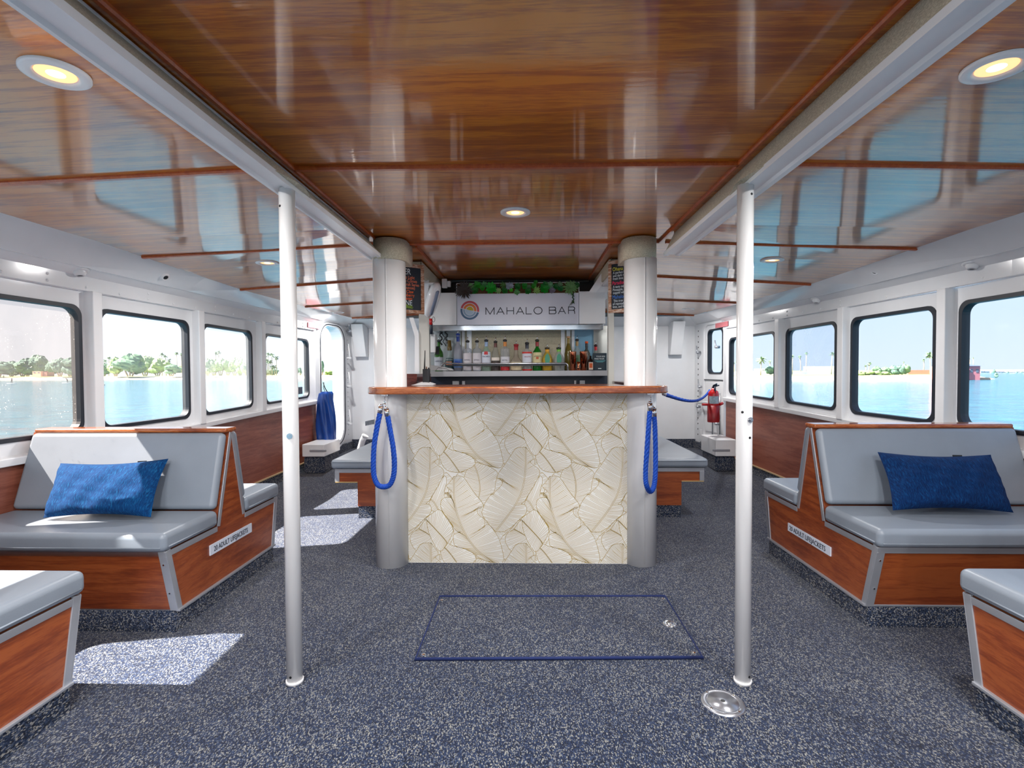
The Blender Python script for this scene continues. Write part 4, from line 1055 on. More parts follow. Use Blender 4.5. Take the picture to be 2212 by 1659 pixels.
# ---- bottles
def bottle(label,u,half,vtop,kind,glass,liq=None,lab=None,labz=(.1,.5),cap=(30,30,34),pour=True,text_=None,tcol=(60,60,70),Y=YS+.06,neckcol=None,extra=None,cat='bottle',shoulder=None,tsz=.018):
    x=XU(u,Y); z=ZS; r=half*Y/FPX; H=at(u,vtop,Y).z-z
    t=thing('liquor_bottle',label,cat,(x,Y,z),'liquor bottles on the back bar shelf')
    P={'std':[(0,0),(.9,0),(1,.02),(1,.56),(.9,.63),(.55,.71),(.34,.77),(.30,.97),(.33,.975),(.33,1)],
       'slope':[(0,0),(.9,0),(1,.02),(.98,.50),(.8,.62),(.5,.74),(.34,.82),(.30,.97),(.33,1)],
       'square':[(0,0),(.96,0),(1,.02),(1,.70),(.92,.735),(.40,.77),(.32,.80),(.30,.97),(.33,1)],
       'tall':[(0,0),(.9,0),(1,.02),(1,.54),(.93,.62),(.65,.69),(.38,.74),(.33,.8),(.32,1)],
       'squat':[(0,0),(.95,0),(1,.03),(1,.40),(.95,.5),(.7,.6),(.45,.7),(.36,.8),(.32,1)],
       'flare':[(0,0),(.85,0),(.92,.02),(1,.35),(.98,.50),(.85,.62),(.5,.76),(.36,.84),(.34,1)],
       'cone':[(0,0),(.95,0),(1,.02),(1,.36),(.85,.42),(.45,.52),(.36,.62),(.33,.8),(.33,1)]}[kind]
    if kind in('square',): n=4*6
    gm=MATS.get('bottle glass %d %d %d'%glass[:3])
    if not gm:
        gm,nt,b=newmat('bottle glass %d %d %d'%glass[:3]); a=glass[3] if len(glass)>3 else .5
        nt.nodes.remove(b); out=nt.nodes['Material Output']
        p=N(nt,'ShaderNodeBsdfPrincipled'); setb(p,S(glass[:3]),.06,coat=.6); tr=N(nt,'ShaderNodeBsdfTransparent'); tr.inputs[0].default_value=tuple(min(1,.35+.65*q) for q in S(glass[:3])[:3])+(1,)
        mxs=N(nt,'ShaderNodeMixShader'); mxs.inputs[0].default_value=a; nt.links.new(tr.outputs[0],mxs.inputs[1]); nt.links.new(p.outputs[0],mxs.inputs[2]); nt.links.new(mxs.outputs[0],out.inputs[0])
    g=MB(); g.lathe([(q[0]*r,q[1]*H) for q in P],(x,Y,z),24); body=g.build('glass_body',gm,t)
    if liq:
        g=MB(); lv=liq[3]; pr=[(q[0]*r*.93,q[1]*H+.002) for q in P if q[1]<=lv]+[(P[[i for i,q in enumerate(P) if q[1]<=lv][-1]][0]*r*.9,lv*H),(0,lv*H)]
        g.lathe(pr,(x,Y,z),20); m=plain('liquid %d %d %d'%liq[:3]+str(u),liq[:3],.15,var=.05,coat=.3); g.build('liquid',m,t)
    if lab:
        g=MB(); a0,a1=labz
        def rad(q):
            for i in range(len(P)-1):
                if P[i][1]<=q<=P[i+1][1] and P[i+1][1]>P[i][1]: return P[i][0]+(P[i+1][0]-P[i][0])*(q-P[i][1])/(P[i+1][1]-P[i][1])
            return 1
        seg=10; span=math.radians(150)
        pts=[]
        for j in range(5):
            q=a0+(a1-a0)*j/4; rr=rad(q)*r+.0012
            for i in range(seg+1):
                an=-PI/2-span/2+span*i/seg; pts.append((x+rr*math.cos(an),Y+rr*math.sin(an),z+q*H))
        fs=[(j*(seg+1)+i,j*(seg+1)+i+1,(j+1)*(seg+1)+i+1,(j+1)*(seg+1)+i) for j in range(4) for i in range(seg)]
        g.add(pts,fs,0,True); m=plain('label %d %d %d '%lab+str(u),lab,.55,var=.04,nscale=30); lb=g.build('label',m,t,fixn=False)
        if extra:
            for (c1,b0,b1,sp) in extra:
                g=MB(); pts=[]
                for j in range(2):
                    q=b0+(b1-b0)*j; rr=rad(q)*r+.0024
                    for i in range(seg+1):
                        an=-PI/2+math.radians(sp)*(-.5+i/seg); pts.append((x+rr*math.cos(an),Y+rr*math.sin(an),z+q*H))
                g.add(pts,[(i,i+1,seg+2+i,seg+1+i) for i in range(seg)],0,True)
                m=MATS.get('band %d %d %d'%c1) or plain('band %d %d %d'%c1,c1,.5,var=0); g.build('label_band',m,lb,fixn=False)
        if text_:
            w_=len(text_)*tsz*.55
            sc_=min(1,1.5*r/w_); m=plain('print '+text_+str(u),tcol,.5,var=0)
            text('label_print',text_,tsz,frame(V((x-w_*sc_/2,Y-r-.0022,z+(a0+(a1-a0)*.55)*H)),V((1,0,0)),V((0,0,1)),V((0,-1,0))),m,lb,sx=sc_,ext=.0002)
    nr=.34*r
    if neckcol:
        g=MB(); g.lathe([(nr*1.05,.80*H),(nr*1.08,.94*H),(nr*1.02,.945*H)],(x,Y,z),18); g.build('neck_wrap',plain('neck %d %d %d '%neckcol+str(u),neckcol,.4,var=.05),t)
    cm=MATS.get('cap %d %d %d'%cap) or plain('cap %d %d %d'%cap,cap,.45,var=.05)
    g=MB(); g.lathe([(nr*1.0,H-.012),(nr*1.25,H-.01),(nr*1.35,H+.004),(nr*.9,H+.007),(0,H+.007)],(x,Y,z),16); g.build('stopper',cm,t)
    if pour:
        g=MB(); g.tube([(x,Y,z+H),(x,Y,z+H+.018),(x+.004,Y-.004,z+H+.036)],.0042,7,rf=lambda q:1.2-.5*q); g.build('pour_spout',CHROME,t)
    return t
CLR=(200,214,214,.32)
bottle('green wine-like bottle with pale label at the left end of the shelf',948,9.5,736,'std',(50,120,20,.6),None,(176,182,192),(.12,.46),(40,50,60),True,'LAPHROAIG',(50,60,90),Y=YS+.20)
bottle('short bottle under an upturned brown cup, teal label with copper crest',971,9.5,752,'squat',CLR,(90,70,50,.4),(20,58,62),(.06,.95*.6),(30,30,34),False,None,extra=[((196,130,96),.22,.42,80)],Y=YS+.12)
bottle('frosted bottle with blue neck and blue lake label',989.5,9.8,722,'tall',(170,174,186,.8),None,(96,136,200),(.10,.33),(24,60,150),True,None,extra=[((40,80,170),.16,.28,70)],neckcol=(24,60,150),Y=YS+.1)
bottle('clear square bottle with white lettered label, left of its twin',1010,9.6,737,'square',(206,212,220,.3),(186,188,198,.52),(204,200,206),(.04,.60),(36,36,42),True,'EFFEN',(90,90,110))
bottle('clear square bottle with white lettered label, right of its twin',1030.5,9.6,737,'square',(206,212,220,.3),(186,188,198,.52),(206,202,208),(.04,.60),(36,36,42),True,'EFFEN',(90,90,110))
bottle('clear rum bottle with red roundel on a white label',1050.5,10,735,'std',(196,222,210,.3),None,(202,208,222),(.24,.62),(34,38,52),True,'BACARDI',(40,50,80),neckcol=(150,176,214),extra=[((190,40,50),.53,.63,46)])
bottle('clear bottle with brown neck and black banded label',1070.5,9.3,738,'slope',(206,206,196,.3),None,(60,48,44),(.02,.34),(30,26,26),True,'SAILOR',(220,190,160),neckcol=(90,34,30),extra=[((226,216,206),.36,.46,120)])
bottle('clear bottle with orange neck and white label over a red base',1091,10,735,'square',(214,216,218,.3),None,(206,206,214),(.16,.46),(34,34,40),True,'KETEL',(60,70,90),neckcol=(206,130,50),extra=[((190,30,40),.02,.14,130)])
bottle('squat round-shouldered bottle with red cap and cream label',1115,12.2,745,'cone',(206,196,180,.35),(120,60,30,.08),(214,196,160),(.04,.33),(150,20,34),True,'HENNESSY',(110,90,70),neckcol=(150,20,34))
bottle('clear bottle with black cap and red-banded white label',1138.5,10.3,741,'square',(214,216,218,.3),None,(206,210,222),(.30,.62),(30,30,36),True,'WHITE',(160,30,40),neckcol=(40,44,60),extra=[((200,44,34),.62,.68,150),((200,30,30),.01,.06,150)])
bottle('bright green whiskey bottle with cream label',1160.5,10,735,'std',(10,110,30,.85),None,(206,196,150),(.27,.60),(20,30,20),True,'JAMESON',(60,90,60),neckcol=(150,40,50),extra=[((190,90,50),.38,.46,30)])
bottle('golden tequila bottle with green leaf label',1182,11.8,752,'flare',(222,200,90,.35),(220,176,40,.55),None,cap=(60,50,30),neckcol=(222,160,40))
bottle('clear silver tequila bottle with green leaf label',1207,11.8,752,'flare',(216,222,222,.3),None,None,cap=(50,60,50),neckcol=(120,190,70))
bottle('slender olive bottle with a cork, behind the copper tumblers',1228,9,728,'slope',(120,106,40,.75),(70,64,30,.5),None,cap=(190,150,110),pour=False,neckcol=(150,130,60),Y=YS+.2)
bottle('clear bottle with tan neck standing between the copper tumblers',1246.5,9,734,'std',(206,214,210,.3),None,(90,130,100),(.2,.5),(60,50,44),True,neckcol=(170,140,90),Y=YS+.18)
bottle('bottle with bright orange stopper and black label at the right',1267,8,739,'tall',(90,96,92,.6),(130,110,50,.4),None,cap=(230,90,20),pour=False,neckcol=(34,38,46),Y=YS+.22)
bottle('red and white necked bottle behind the black card holder',1287,8,746,'std',(190,196,190,.4),None,None,cap=(60,20,26),pour=True,neckcol=(200,30,44),Y=YS+.22)
for u,cl,lbl in ((1182,(58,140,110),'g'),(1207,(60,140,120),'s')):
    pass
for nm in ('liquor_bottle.011','liquor_bottle.012'):
    o_=bpy.data.objects.get(nm)
    if o_:
        x,Y,z=o_.location; g=MB(); q=[(0,-.052),(.017,-.03),(.022,0),(.017,.03),(0,.052),(-.017,.03),(-.022,0),(-.017,-.03)]
        g.prism(q,lambda p:V((x+p[0],Y-.0495,z+.10+p[1])),lambda p:V((x+p[0],Y-.0475,z+.10+p[1])))
        g.build('leaf_label',MATS.get('agave label') or plain('agave label',(62,146,116),.5,var=.1,nscale=60),o_)
# upturned cup, cables, handset
t=thing('plastic_cup','brown ribbed plastic cup upturned on the short teal-labelled bottle','cup',(XU(971),YS+.12,1.47))
g=MB(); c=V((XU(971,YS+.12),YS+.12,at(971,757,YS+.12).z)); hh=at(971,735,YS+.12).z-c.z
g.lathe([(.020,0),(.0215,.01),(.0215,hh*.35),(.018,hh*.4),(.0165,hh*.95),(.012,hh),(0,hh)],c,20); g.build('cup',plain('smoky brown plastic',(96,78,36),.25,var=.15,coat=.4),t)
t=thing('cable_bundle','tangled black cables hanging left of the frosted bottle','cable',tuple(at(958,730,4.66)))
for k,(a,b) in enumerate((((952,712),(953,745)),((956,711),(961,748)),((963,711),(966,742)))):
    g=MB(); A=at(*a,4.66);B=at(*b,4.66)
    g.tube([A+(B-A)*q/8+V((.012*math.sin(q*1.7+k),-.004*k,0)) for q in range(9)],.008 if k!=1 else .004,8); g.build('cable',BLACK,t)
t=thing('radio_handset','dark radio handset with red end clipped to the left post','handset',tuple(at(931,705,4.27)))
g=MB(); a=at(930.5,691,4.268); b=at(931.5,722,4.268); g.tube([a,(a+b)/2+V((.004,0,0)),b],.013,10); g.build('body',plain('dark slate plastic',(34,46,62),.4),t)
g=MB(); a2=at(930.5,694,4.235); g.lathe([(0,-.03),(.013,-.026),(.014,.02),(0,.024)],a2,12); g.build('red_end',RED,t)
g=MB(); cc=at(936.5,690,4.24); g.tube([cc+V((.011*math.cos(q*PI/8),0,.022*math.sin(q*PI/8))) for q in range(16)],.0018,5,closed=True); g.build('lanyard',BLACK,t)
t=thing('soap_dispenser','pale grey boxy dispenser fixed beside the left post','dispenser',tuple(at(933,740,4.5)))
g=MB(); a=at(928.5,762,4.45); b=at(940,722,4.45); g.box((a.x,4.45,a.z),(b.x,4.55,b.z)); g.build('case',W2,t,bevel=.008)
g=MB(); a=at(931,726,4.44); b=at(936,718,4.44); g.box((a.x,4.43,a.z),(b.x,4.46,b.z)); g.build('valve',CHROME,t,bevel=.003)
t=thing('phone','black phone leaning on the green bottle label','phone',tuple(at(945,760,4.45)))
g=MB(); a=at(940,766,4.47); b=at(949.5,748,4.49); g.hexa([V((a.x,4.46,a.z)),V((b.x,4.46,a.z)),V((b.x,4.468,a.z)),V((a.x,4.468,a.z)),V((a.x,4.49,b.z)),V((b.x,4.49,b.z)),V((b.x,4.498,b.z)),V((a.x,4.498,b.z))]); g.build('case',BLACK,t,bevel=.002)
# speed rail
t=thing('bottle_rail','stainless rail running in front of the bottles','rail',(0,4.37,ZS))
zr=at(1100,785.5,4.37).z
g=MB(); g.tube([at(953,792,4.37),at(957,786,4.37),at(962,784.5,4.37)]+[V((XU(u,4.37),4.37,zr)) for u in (1000,1100,1200,1222)]+[at(1226,787,4.37),at(1227,800.5,4.37)],.0078,10); g.build('rail',STEEL,t)
g=MB(); g.box((XU(962,4.37),4.366,zr-.0195),(XU(1222,4.37),4.374,zr-.0078)); g.build('lower_strip',BLACK,t)
# copper tumblers
COP=plain('polished copper',(214,134,100),.12,var=.05,metal=1)
for u,w0,w1,vt,Y,lb in ((1237.5,7.3,6.6,759.5,4.40,'tall copper tumbler, left of the two in front of the cork bottle'),(1260.5,8.2,6.8,759,4.40,'tall copper tumbler, right of the two'),(1249.5,4.0,5.4,781.5,4.37,'short copper jigger standing between the tall tumblers')):
    x=XU(u,Y); h=at(u,vt,Y).z-ZS; k=Y/FPX
    t=thing('copper_tumbler' if vt<770 else 'copper_jigger',lb,'tumbler' if vt<770 else 'jigger',(x,Y,ZS),'copper barware' )
    g=MB()
    if vt<770: g.lathe([(0,0),(w1*k,0),(w0*k,h*.97),(w0*k*1.02,h),(w0*k*.96,h),(w1*k*.94,.004),(0,.004)],(x,Y,ZS),32)
    else: g.lathe([(0,0),(w1*k,0),(w0*k*.55,h*.45),(w0*k*.55,h*.5),(w0*k*1.1,h),(w0*k,h),(w0*k*.4,h*.55),(0,h*.55)],(x,Y,ZS),32)
    g.build('cup',COP,t)
t=thing('bitters_bottle','small black bottle with orange label beside the card holder','bottle',(XU(1275.5,4.38),4.38,ZS))
x=XU(1275.5,4.38); k=4.38/FPX
g=MB(); g.lathe([(0,0),(6.4*k,0),(6.6*k,.004),(6.6*k,.072),(5*k,.088),(2*k,.105),(2*k,.125),(0,.125)],(x,4.38,ZS),24); g.build('glass_body',plain('black glass',(18,16,18),.12,coat=.5),t)
g=MB(); g.box((x-4.6*k,4.38-6.9*k,ZS+.006),(x+4.6*k,4.38-6.0*k,ZS+.070)); lb=g.build('label',plain('cream label',(226,206,190),.5),t)
g=MB(); g.box((x-3.4*k,4.38-7.1*k,ZS+.022),(x+3.4*k,4.38-6.9*k,ZS+.062)); g.build('label_print',plain('orange print',(214,96,40),.5,var=.15,nscale=90),lb)
t=thing('card_holder','dark navy card sign with white lettering at the right end of the shelf','sign',(XU(1296,4.39),4.39,ZS))
a=at(1281.5,800,4.38); b=at(1310.5,762.5,4.38)
g=MB(); g.box((a.x,4.38,ZS),(b.x,4.41,b.z)); cs=g.build('case',plain('navy card',(14,40,54),.35,var=.1),t,bevel=.002)
ln=plain('card print',(226,236,240),.5,var=0); lt=plain('card teal print',(90,170,180),.5,var=0)
M=lambda u,v:frame(at(u,v,4.3785),V((1,0,0)),V((0,0,1)),V((0,-1,0)))
text('print_line','YOUR RIDE',.017,M(1287.8,771.5),ln,cs,sx=.88); text('print_line','MAKES THE SEA',.017,M(1284,776.5),ln,cs,sx=.70)
g=MB()
for j,(ua,ub) in enumerate(((1284,1308),(1286,1306),(1289,1303))): g.box((at(ua,778.6+j*1.6,4.3785).x,4.3782,at(ua,779.4+j*1.6,4.3785).z),(at(ub,778.6,4.3785).x,4.3792,at(ua,778.6+j*1.6,4.3785).z))
g.build('small_print',lt,cs)
g=MB(); g.box((at(1292,797,4.3785).x,4.3782,at(1292,797,4.3785).z),(at(1299,797,4.3785).x,4.3792,at(1292,795.3,4.3785).z)); g.build('small_print',ln,cs)
# card terminal, radio, papers
t=thing('card_terminal','grey wedge-shaped card terminal at the left end of the shelf','terminal',(XU(950,4.36),4.36,ZS))
q=[(928,800.5),(928,788),(944,790.5),(975,796),(979.5,800.5)]
g=MB(); g.prism(q,lambda p:V((XU(p[0],4.34),4.335,max(ZS,at(p[0],p[1],4.34).z))),lambda p:V((XU(p[0],4.34),4.40,max(ZS,at(p[0],p[1],4.34).z)))); g.build('case',plain('pale grey plastic',(190,190,192),.4),t,bevel=.003)
g=MB(); g.tube([at(941,800.2,4.332),at(947,793.5,4.332),at(965,796.5,4.332),at(971,800.2,4.332)],.0012,5); g.build('seam',BLACK,t)
t=thing('two_way_radio','black two-way radio with antenna on the bar ledge','radio',tuple(at(921,820,3.59)))
a=at(914,825,3.59); b=at(928,797,3.59)
g=MB(); g.box((a.x,3.57,1.158),(b.x,3.615,b.z)); g.build('body',BLACK,t,bevel=.004)
g=MB(); g.tube([at(917,797,3.59),at(918,757,3.59)],.0042,8,rf=lambda q:1.2-.5*q); g.build('antenna',BLACK,t)
g=MB(); g.cyl(at(921,797.5,3.59),at(921,792,3.59),.005); g.build('knob',plain('tan knob',(110,80,60),.5),t)
g=MB(); g.cyl(at(926,797.5,3.59),at(926,794,3.59),.005); g.build('knob',BLACK,t)
t=thing('paper_sheet','folded white paper sheet lying on the bar by the radio','paper',(-.75,3.5,1.158))
g=MB(); a=at(914,836,3.5); 
g.grid(lambda u,v:V((-.80+.15*u,3.46+.14*v,1.1585+.018*math.sin(PI*u)*v+.004*v)),10,6); g.build('sheet',W2,t,fixn=False)
# ---- blue ropes
def strands(g,path,r,n=3,turns=20,m=0):
    L=len(path); 
    for s_ in range(n):
        pts=[]
        P=[V(p) for p in path]
        for k in range(L):
            tt=(P[min(k+1,L-1)]-P[max(k-1,0)]).normalized()
            a=V((0,1,0)); a=(a-tt*a.dot(tt)).normalized(); b=tt.cross(a)
            q=2*PI*(s_/n+turns*k/(L-1)); pts.append(P[k]+a*math.cos(q)*r*.5+b*math.sin(q)*r*.5)
        g.tube(pts,r*.56,7)
def bez(pts,n):
    # catmull-rom
    P=[V(pts[0])]+[V(p) for p in pts]+[V(pts[-1])]; out=[]
    segs=len(pts)-1
    for i in range(n):
        t=i/(n-1)*segs; k=min(int(t),segs-1); u=t-k
        a,b,c,d=P[k],P[k+1],P[k+2],P[k+3]
        out.append(.5*((2*b)+(c-a)*u+(2*a-5*b+4*c-d)*u*u+(3*b-a-3*c+d)*u**3))
    return out
def rope(label,hook,caps,path,r,turns,n=150):
    t=thing('barrier_rope',label,'rope',tuple(V(path[len(path)//2])),'blue barrier ropes')
    P=bez(path,n); g=MB(); strands(g,P,r,4,turns); g.build('rope',ROPE,t)
    for (a,b) in caps:
        g=MB(); a=V(a);b=V(b); g.cyl(a,b,r*1.02,r*1.02,16); g.cyl(a,a+(a-b).normalized()*.012,r*1.0,r*.4,16); g.build('end_cap',CHROME,t)
    if hook:
        g=MB(); h=V(hook[0]); e=[V(q) for q in hook[1:]]
        for k in range(4):
            cc=h+V((0,0,-.012*k)); ax=V((1,0,0)) if k%2 else V((0,1,0))
            g.tube([cc+ax*.0055*math.cos(q*PI/5)+V((0,0,.010*math.sin(q*PI/5))) for q in range(10)],.0018,5,closed=True)
        for q in e: g.tube([h+V((0,0,-.04)),(h+V((0,0,-.04))+q)/2+V((.003,-.004,0)),q],.0035,6)
        g.build('snap_hook',CHROME,t)
    return t
Yr=3.055
A=lambda u,v,Y=Yr:at(u,v,Y)
rope('blue rope hanging in a wide loop on the left column',[A(831,856),A(823,875),A(833,881)],[(A(823,877),A(821,893)),(A(834,883),A(837,900))],
 [A(821,892),A(814,925),A(808,965),A(806.5,1000),A(808,1028),A(816,1047),A(829,1051.5),A(842,1047),A(850,1028),A(852,1000),A(849,965),A(843,930),A(837.5,899)],.0158,13)
Yr=3.11
rope('blue rope hanging in a narrow loop on the right column',[A(1406,856),A(1404,870),A(1412,881)],[(A(1404,871),A(1404,888)),(A(1412.5,883,3.15),A(1413,900,3.15))],
 [A(1404,887),A(1401,925),A(1397,980),A(1394.5,1025),A(1397,1050),A(1404.5,1062,3.13),A(1412,1052,3.15),A(1415.5,1025,3.16),A(1416,980,3.17),A(1415,930,3.16),A(1413,899,3.15)],.0150,13)
pts=[]
for i in range(13):
    q=i/12; Y=3.45+(6.55-3.45)*q; u=1434+(1533-1434)*(q*Y/(q*Y+(1-q)*3.45)*0+ (1/3.45-1/Y)/(1/3.45-1/6.55)); 
    sag=4*q*(1-q); v=851+(843-851)*q+19*sag; pts.append(at(u,v,Y))
t=rope('thin blue rope strung from the bar end to the right doorway',None,[(pts[0],pts[0]+(pts[1]-pts[0])*.12),(pts[-1],pts[-1]-(pts[-1]-pts[-2])*.12)],pts,.0135,60,n=260)
# ---- forward left corner: bag, heater, pipe ; forward right corner: extinguisher, heater
BG=thing('vinyl_cover_bag','tall blue vinyl bag hanging beside the open left doorway','bag',tuple(at(705,850,6.35)))
g=MB()
OL=[(706,846,10,.0),(704,850,15,.0),(703,862,16.5,0),(704,890,19,0),(705,920,21,0),(706,950,21,0),(707,961,20,0)]
def bagf(u,v):
    k=v*(len(OL)-1); i=min(int(k),len(OL)-2); q=k-i
    a,b=OL[i],OL[i+1]; uc=a[0]+(b[0]-a[0])*q; vv=a[1]+(b[1]-a[1])*q; w=a[2]+(b[2]-a[2])*q
    c=at(uc,vv,6.32); ang=2*PI*u; fold=.012*math.sin(ang*3+v*5)*v+.008*math.sin(ang*7-v*8)
    rx=w*6.32/FPX+fold; return V((c.x+rx*math.cos(ang),6.32+(rx*.55+fold)*math.sin(ang),c.z))
g.grid(bagf,40,24); 
g.add([bagf(i/20,1) for i in range(20)],[tuple(range(20))])
g.add([bagf(i/20,0) for i in range(20)],[tuple(range(20))])
g.build('bag',BLUEV,BG)
g=MB(); g.tube([at(698,826,6.3),at(702,838,6.3),at(708,848,6.3)],.006,6); g.tube([at(700,826,6.3),at(699,838,6.3),at(703,848,6.3)],.004,6); g.build('lanyard',BLACK,BG)
g=MB(); g.tube([at(724,962,6.3),at(724,974,6.3)],.005,6); cc=at(724,977,6.3); g.tube([cc+V((.012*math.cos(q*PI/4),0,.018*math.sin(q*PI/4))) for q in range(8)],.004,5,closed=True); g.build('drawcord',BLACK,BG)
def heater(label,s,q0,q1,Y):
    t=thing('kick_heater',label,'heater',tuple(at((q0[0]+q1[0])/2,q1[1],Y)))
    a=at(*q0,Y); b=at(*q1,Y)
    x0,x1=sorted((a.x,b.x)); 
    g=MB(); g.box((x0,Y,b.z),(x1,Y+.5,a.z)); g.build('case',W2,t,bevel=.01)
    g=MB(); xm=(x0+x1)/2+(.06 if s<0 else -.06); g.box((xm-.1,Y-.012,b.z+.06),(xm+.1,Y-.001,b.z+.085)); g.build('handle',ALU,t,bevel=.004)
    g=MB(); g.box((x0+(0 if s<0 else .01),Y+.03,fz(Y)),(x1-(.01 if s<0 else 0),Y+.5,b.z-.002)); g.build('carpeted_base',CARK,t,bevel=.03,seg=4)
heater('white kick heater on a carpeted base below the blue bag',-1,(652,960),(701,987),5.85)
heater('white kick heater on a carpeted base right of the fire extinguisher',1,(1546,950),(1592,986),5.95)
t=thing('drain_pipe','short white pipe rising from the floor behind the left bench','pipe',(-2.15,6.6,.1))
g=MB(); g.tube([at(774,990,6.6),at(779,966,6.6),at(783,952,6.6),at(788,943,6.6)],.038,14); g.build('pipe',W2,t)
g=MB(); g.cyl(at(787.5,944,6.6),at(789.5,940.5,6.6),.043,n=16); g.build('cap',W2,t)
t=thing('ribbed_vent','small ribbed metal vent left of the left column','vent',tuple(at(799,911,4.9)))
g=MB(); a=at(789,920,4.9); b=at(822,907,4.9)
for k in range(12):
    x=a.x+(b.x-a.x)*k/11; zz=a.z+.0+.03*k/11; g.box((x,4.9,zz),(x+.006,5.0,zz+.045))
g.build('fins',STEEL,t)
g=MB(); g.hexa([V((a.x,4.905,a.z+.01)),V((b.x,4.905,a.z+.03)),V((b.x,5.0,a.z+.03)),V((a.x,5.0,a.z+.01)),V((a.x,4.905,a.z+.035)),V((b.x,4.905,a.z+.065)),V((b.x,5.0,a.z+.065)),V((a.x,5.0,a.z+.035))]); g.build('body',plain('grey vent body',(120,124,130),.4,metal=.5),t)
# extinguisher
fe=thing('fire_extinguisher','red fire extinguisher in a red bracket by the right doorway','fire extinguisher',tuple(at(1541,905,6.2)))
YE=6.25; c=at(1541,909,YE); k=YE/FPX; r=11.2*k
ztop=at(1541,842,YE).z-c.z
g=MB(); g.lathe([(0,.0),(r*.9,0),(r,.01),(r,ztop-.05),(r*.85,ztop-.02),(r*.4,ztop),(r*.35,ztop+.02),(0,ztop+.02)],c,28); g.build('cylinder',RED,fe)
g=MB(); g.lathe([(r*1.08,-.015),(r*1.12,0),(r*1.12,ztop*.5),(r*1.05,ztop*.5),(r*1.05,-.015)],c,28); br=g.build('bracket_cup',plain('dark red paint',(150,22,30),.45),fe)
g=MB(); 
for an in range(10):
    pass
pts=[];seg=12
for zz in (ztop*.56,ztop*.80):
    for i in range(seg+1):
        an=-PI/2-1.2+2.0*i/seg; pts.append((c.x+r*1.01*math.cos(an),c.y+r*1.01*math.sin(an),c.z+zz))
g.add(pts,[(i,i+1,seg+2+i,seg+1+i) for i in range(seg)],0,True); g.build('label',plain('pale label',(176,196,206),.5,var=.3,nscale=50),fe,fixn=False)
g=MB(); g.tube([c+V((0,0,ztop+.02)),c+V((0,0,ztop+.05)),c+V((.03,-.03,ztop+.07))],.012,8); g.tube([c+V((-.02,0,ztop+.03)),c+V((.06,-.02,ztop+.055))],.008,6); g.tube([c+V((.01,-.02,ztop+.04)),c+V((.0,-.05,ztop-.04))],.012,8); g.build('handle',plain('dark steel',(40,50,66),.35,metal=.7),fe)
g=MB(); g.tube([c+V((-r*1.1,0,ztop*.52)),c+V((-r*1.1-.07,-.02,ztop*.53))],.014,8); g.tube([c+V((r*1.1,0,ztop*.52)),c+V((r*1.1+.05,.03,ztop*.56))],.018,8); g.build('clamp_ear',RED,fe)
# exit strips
for s,y,lb in ((-1,6.30,'small faded red exit strip over the open left doorway'),(1,6.62,'small faded red exit strip over the right doorway')):
    t=thing('exit_strip',lb,'sign',tuple(WP(s,y,1.82)))
    g=MB(); P=[WP(s,y-.16,1.80,.034),WP(s,y+.16,1.80,.034),WP(s,y+.16,1.80,.042),WP(s,y-.16,1.80,.042),WP(s,y-.16,1.862,.034),WP(s,y+.16,1.862,.034),WP(s,y+.16,1.862,.042),WP(s,y-.16,1.862,.042)]
    g.hexa(P); g.build('plate',plain('faded red '+str(s),(190,110,116),.5),t)
# air nozzles on the coves
NZ=[(-1,'round white air nozzle on the left cove above the second window',.18,1.965,3.66,0),(-1,'flat white air nozzle under the left cove above the window post',.06,1.888,3.10,1),
    (1,'round white air nozzle on the right cove above the second window from the right',.18,1.985,3.86,0),(1,'flat white air nozzle under the right cove at the right edge window',.06,1.888,3.22,1),
    (1,'round white air nozzle on the right cove hidden behind the thin right pole',.18,1.955,5.75,0),(1,'small dark-mouthed air nozzle under the right cove above the third window',.06,1.888,4.75,1)]
for s,lb,off,z,y,k in NZ:
    c=WP(s,y,z,off); t=thing('air_nozzle',lb,'air vent',tuple(c),'air nozzles on the coves')
    n=V((-s*.72,-.30,-.62)).normalized() if not k else V((-s*.2,-.1,-.97)).normalized()
    R=n.to_track_quat('Z','Y').to_matrix()
    wl_=V((-s*.64,0,-.77)).to_track_quat('Z','Y').to_matrix() if not k else R
    g=MB(); g.lathe([(.050,-.006),(.050,.003),(.040,.006),(.034,.004)],c,28,0,wl_); g.build('flange',W2,t)
    g=MB(); g.lathe([(.034,-.01),(.034,.01),(.026,.028),(.018,.034),(.017,.02)],c,24,0,R); g.build('eyeball',W2,t)
    g=MB(); g.lathe([(.0175,.027),(0,.027)],c,20,0,R); g.build('mouth',BLACK,t)
# window notice stuck on the forward left pane
t=thing('window_sticker','small dark square sticker low on the forward left window','sticker',tuple(WP(-1,6.05,1.02)))
g=MB(); g.hexa([WP(-1,5.98,.99,-.016),WP(-1,6.09,.99,-.016),WP(-1,6.09,.99,-.013),WP(-1,5.98,.99,-.013),WP(-1,5.98,1.075,-.016),WP(-1,6.09,1.075,-.016),WP(-1,6.09,1.075,-.013),WP(-1,5.98,1.075,-.013)]); g.build('sheet',plain('sticker grey',(70,78,92),.5,var=.4,nscale=25),t)
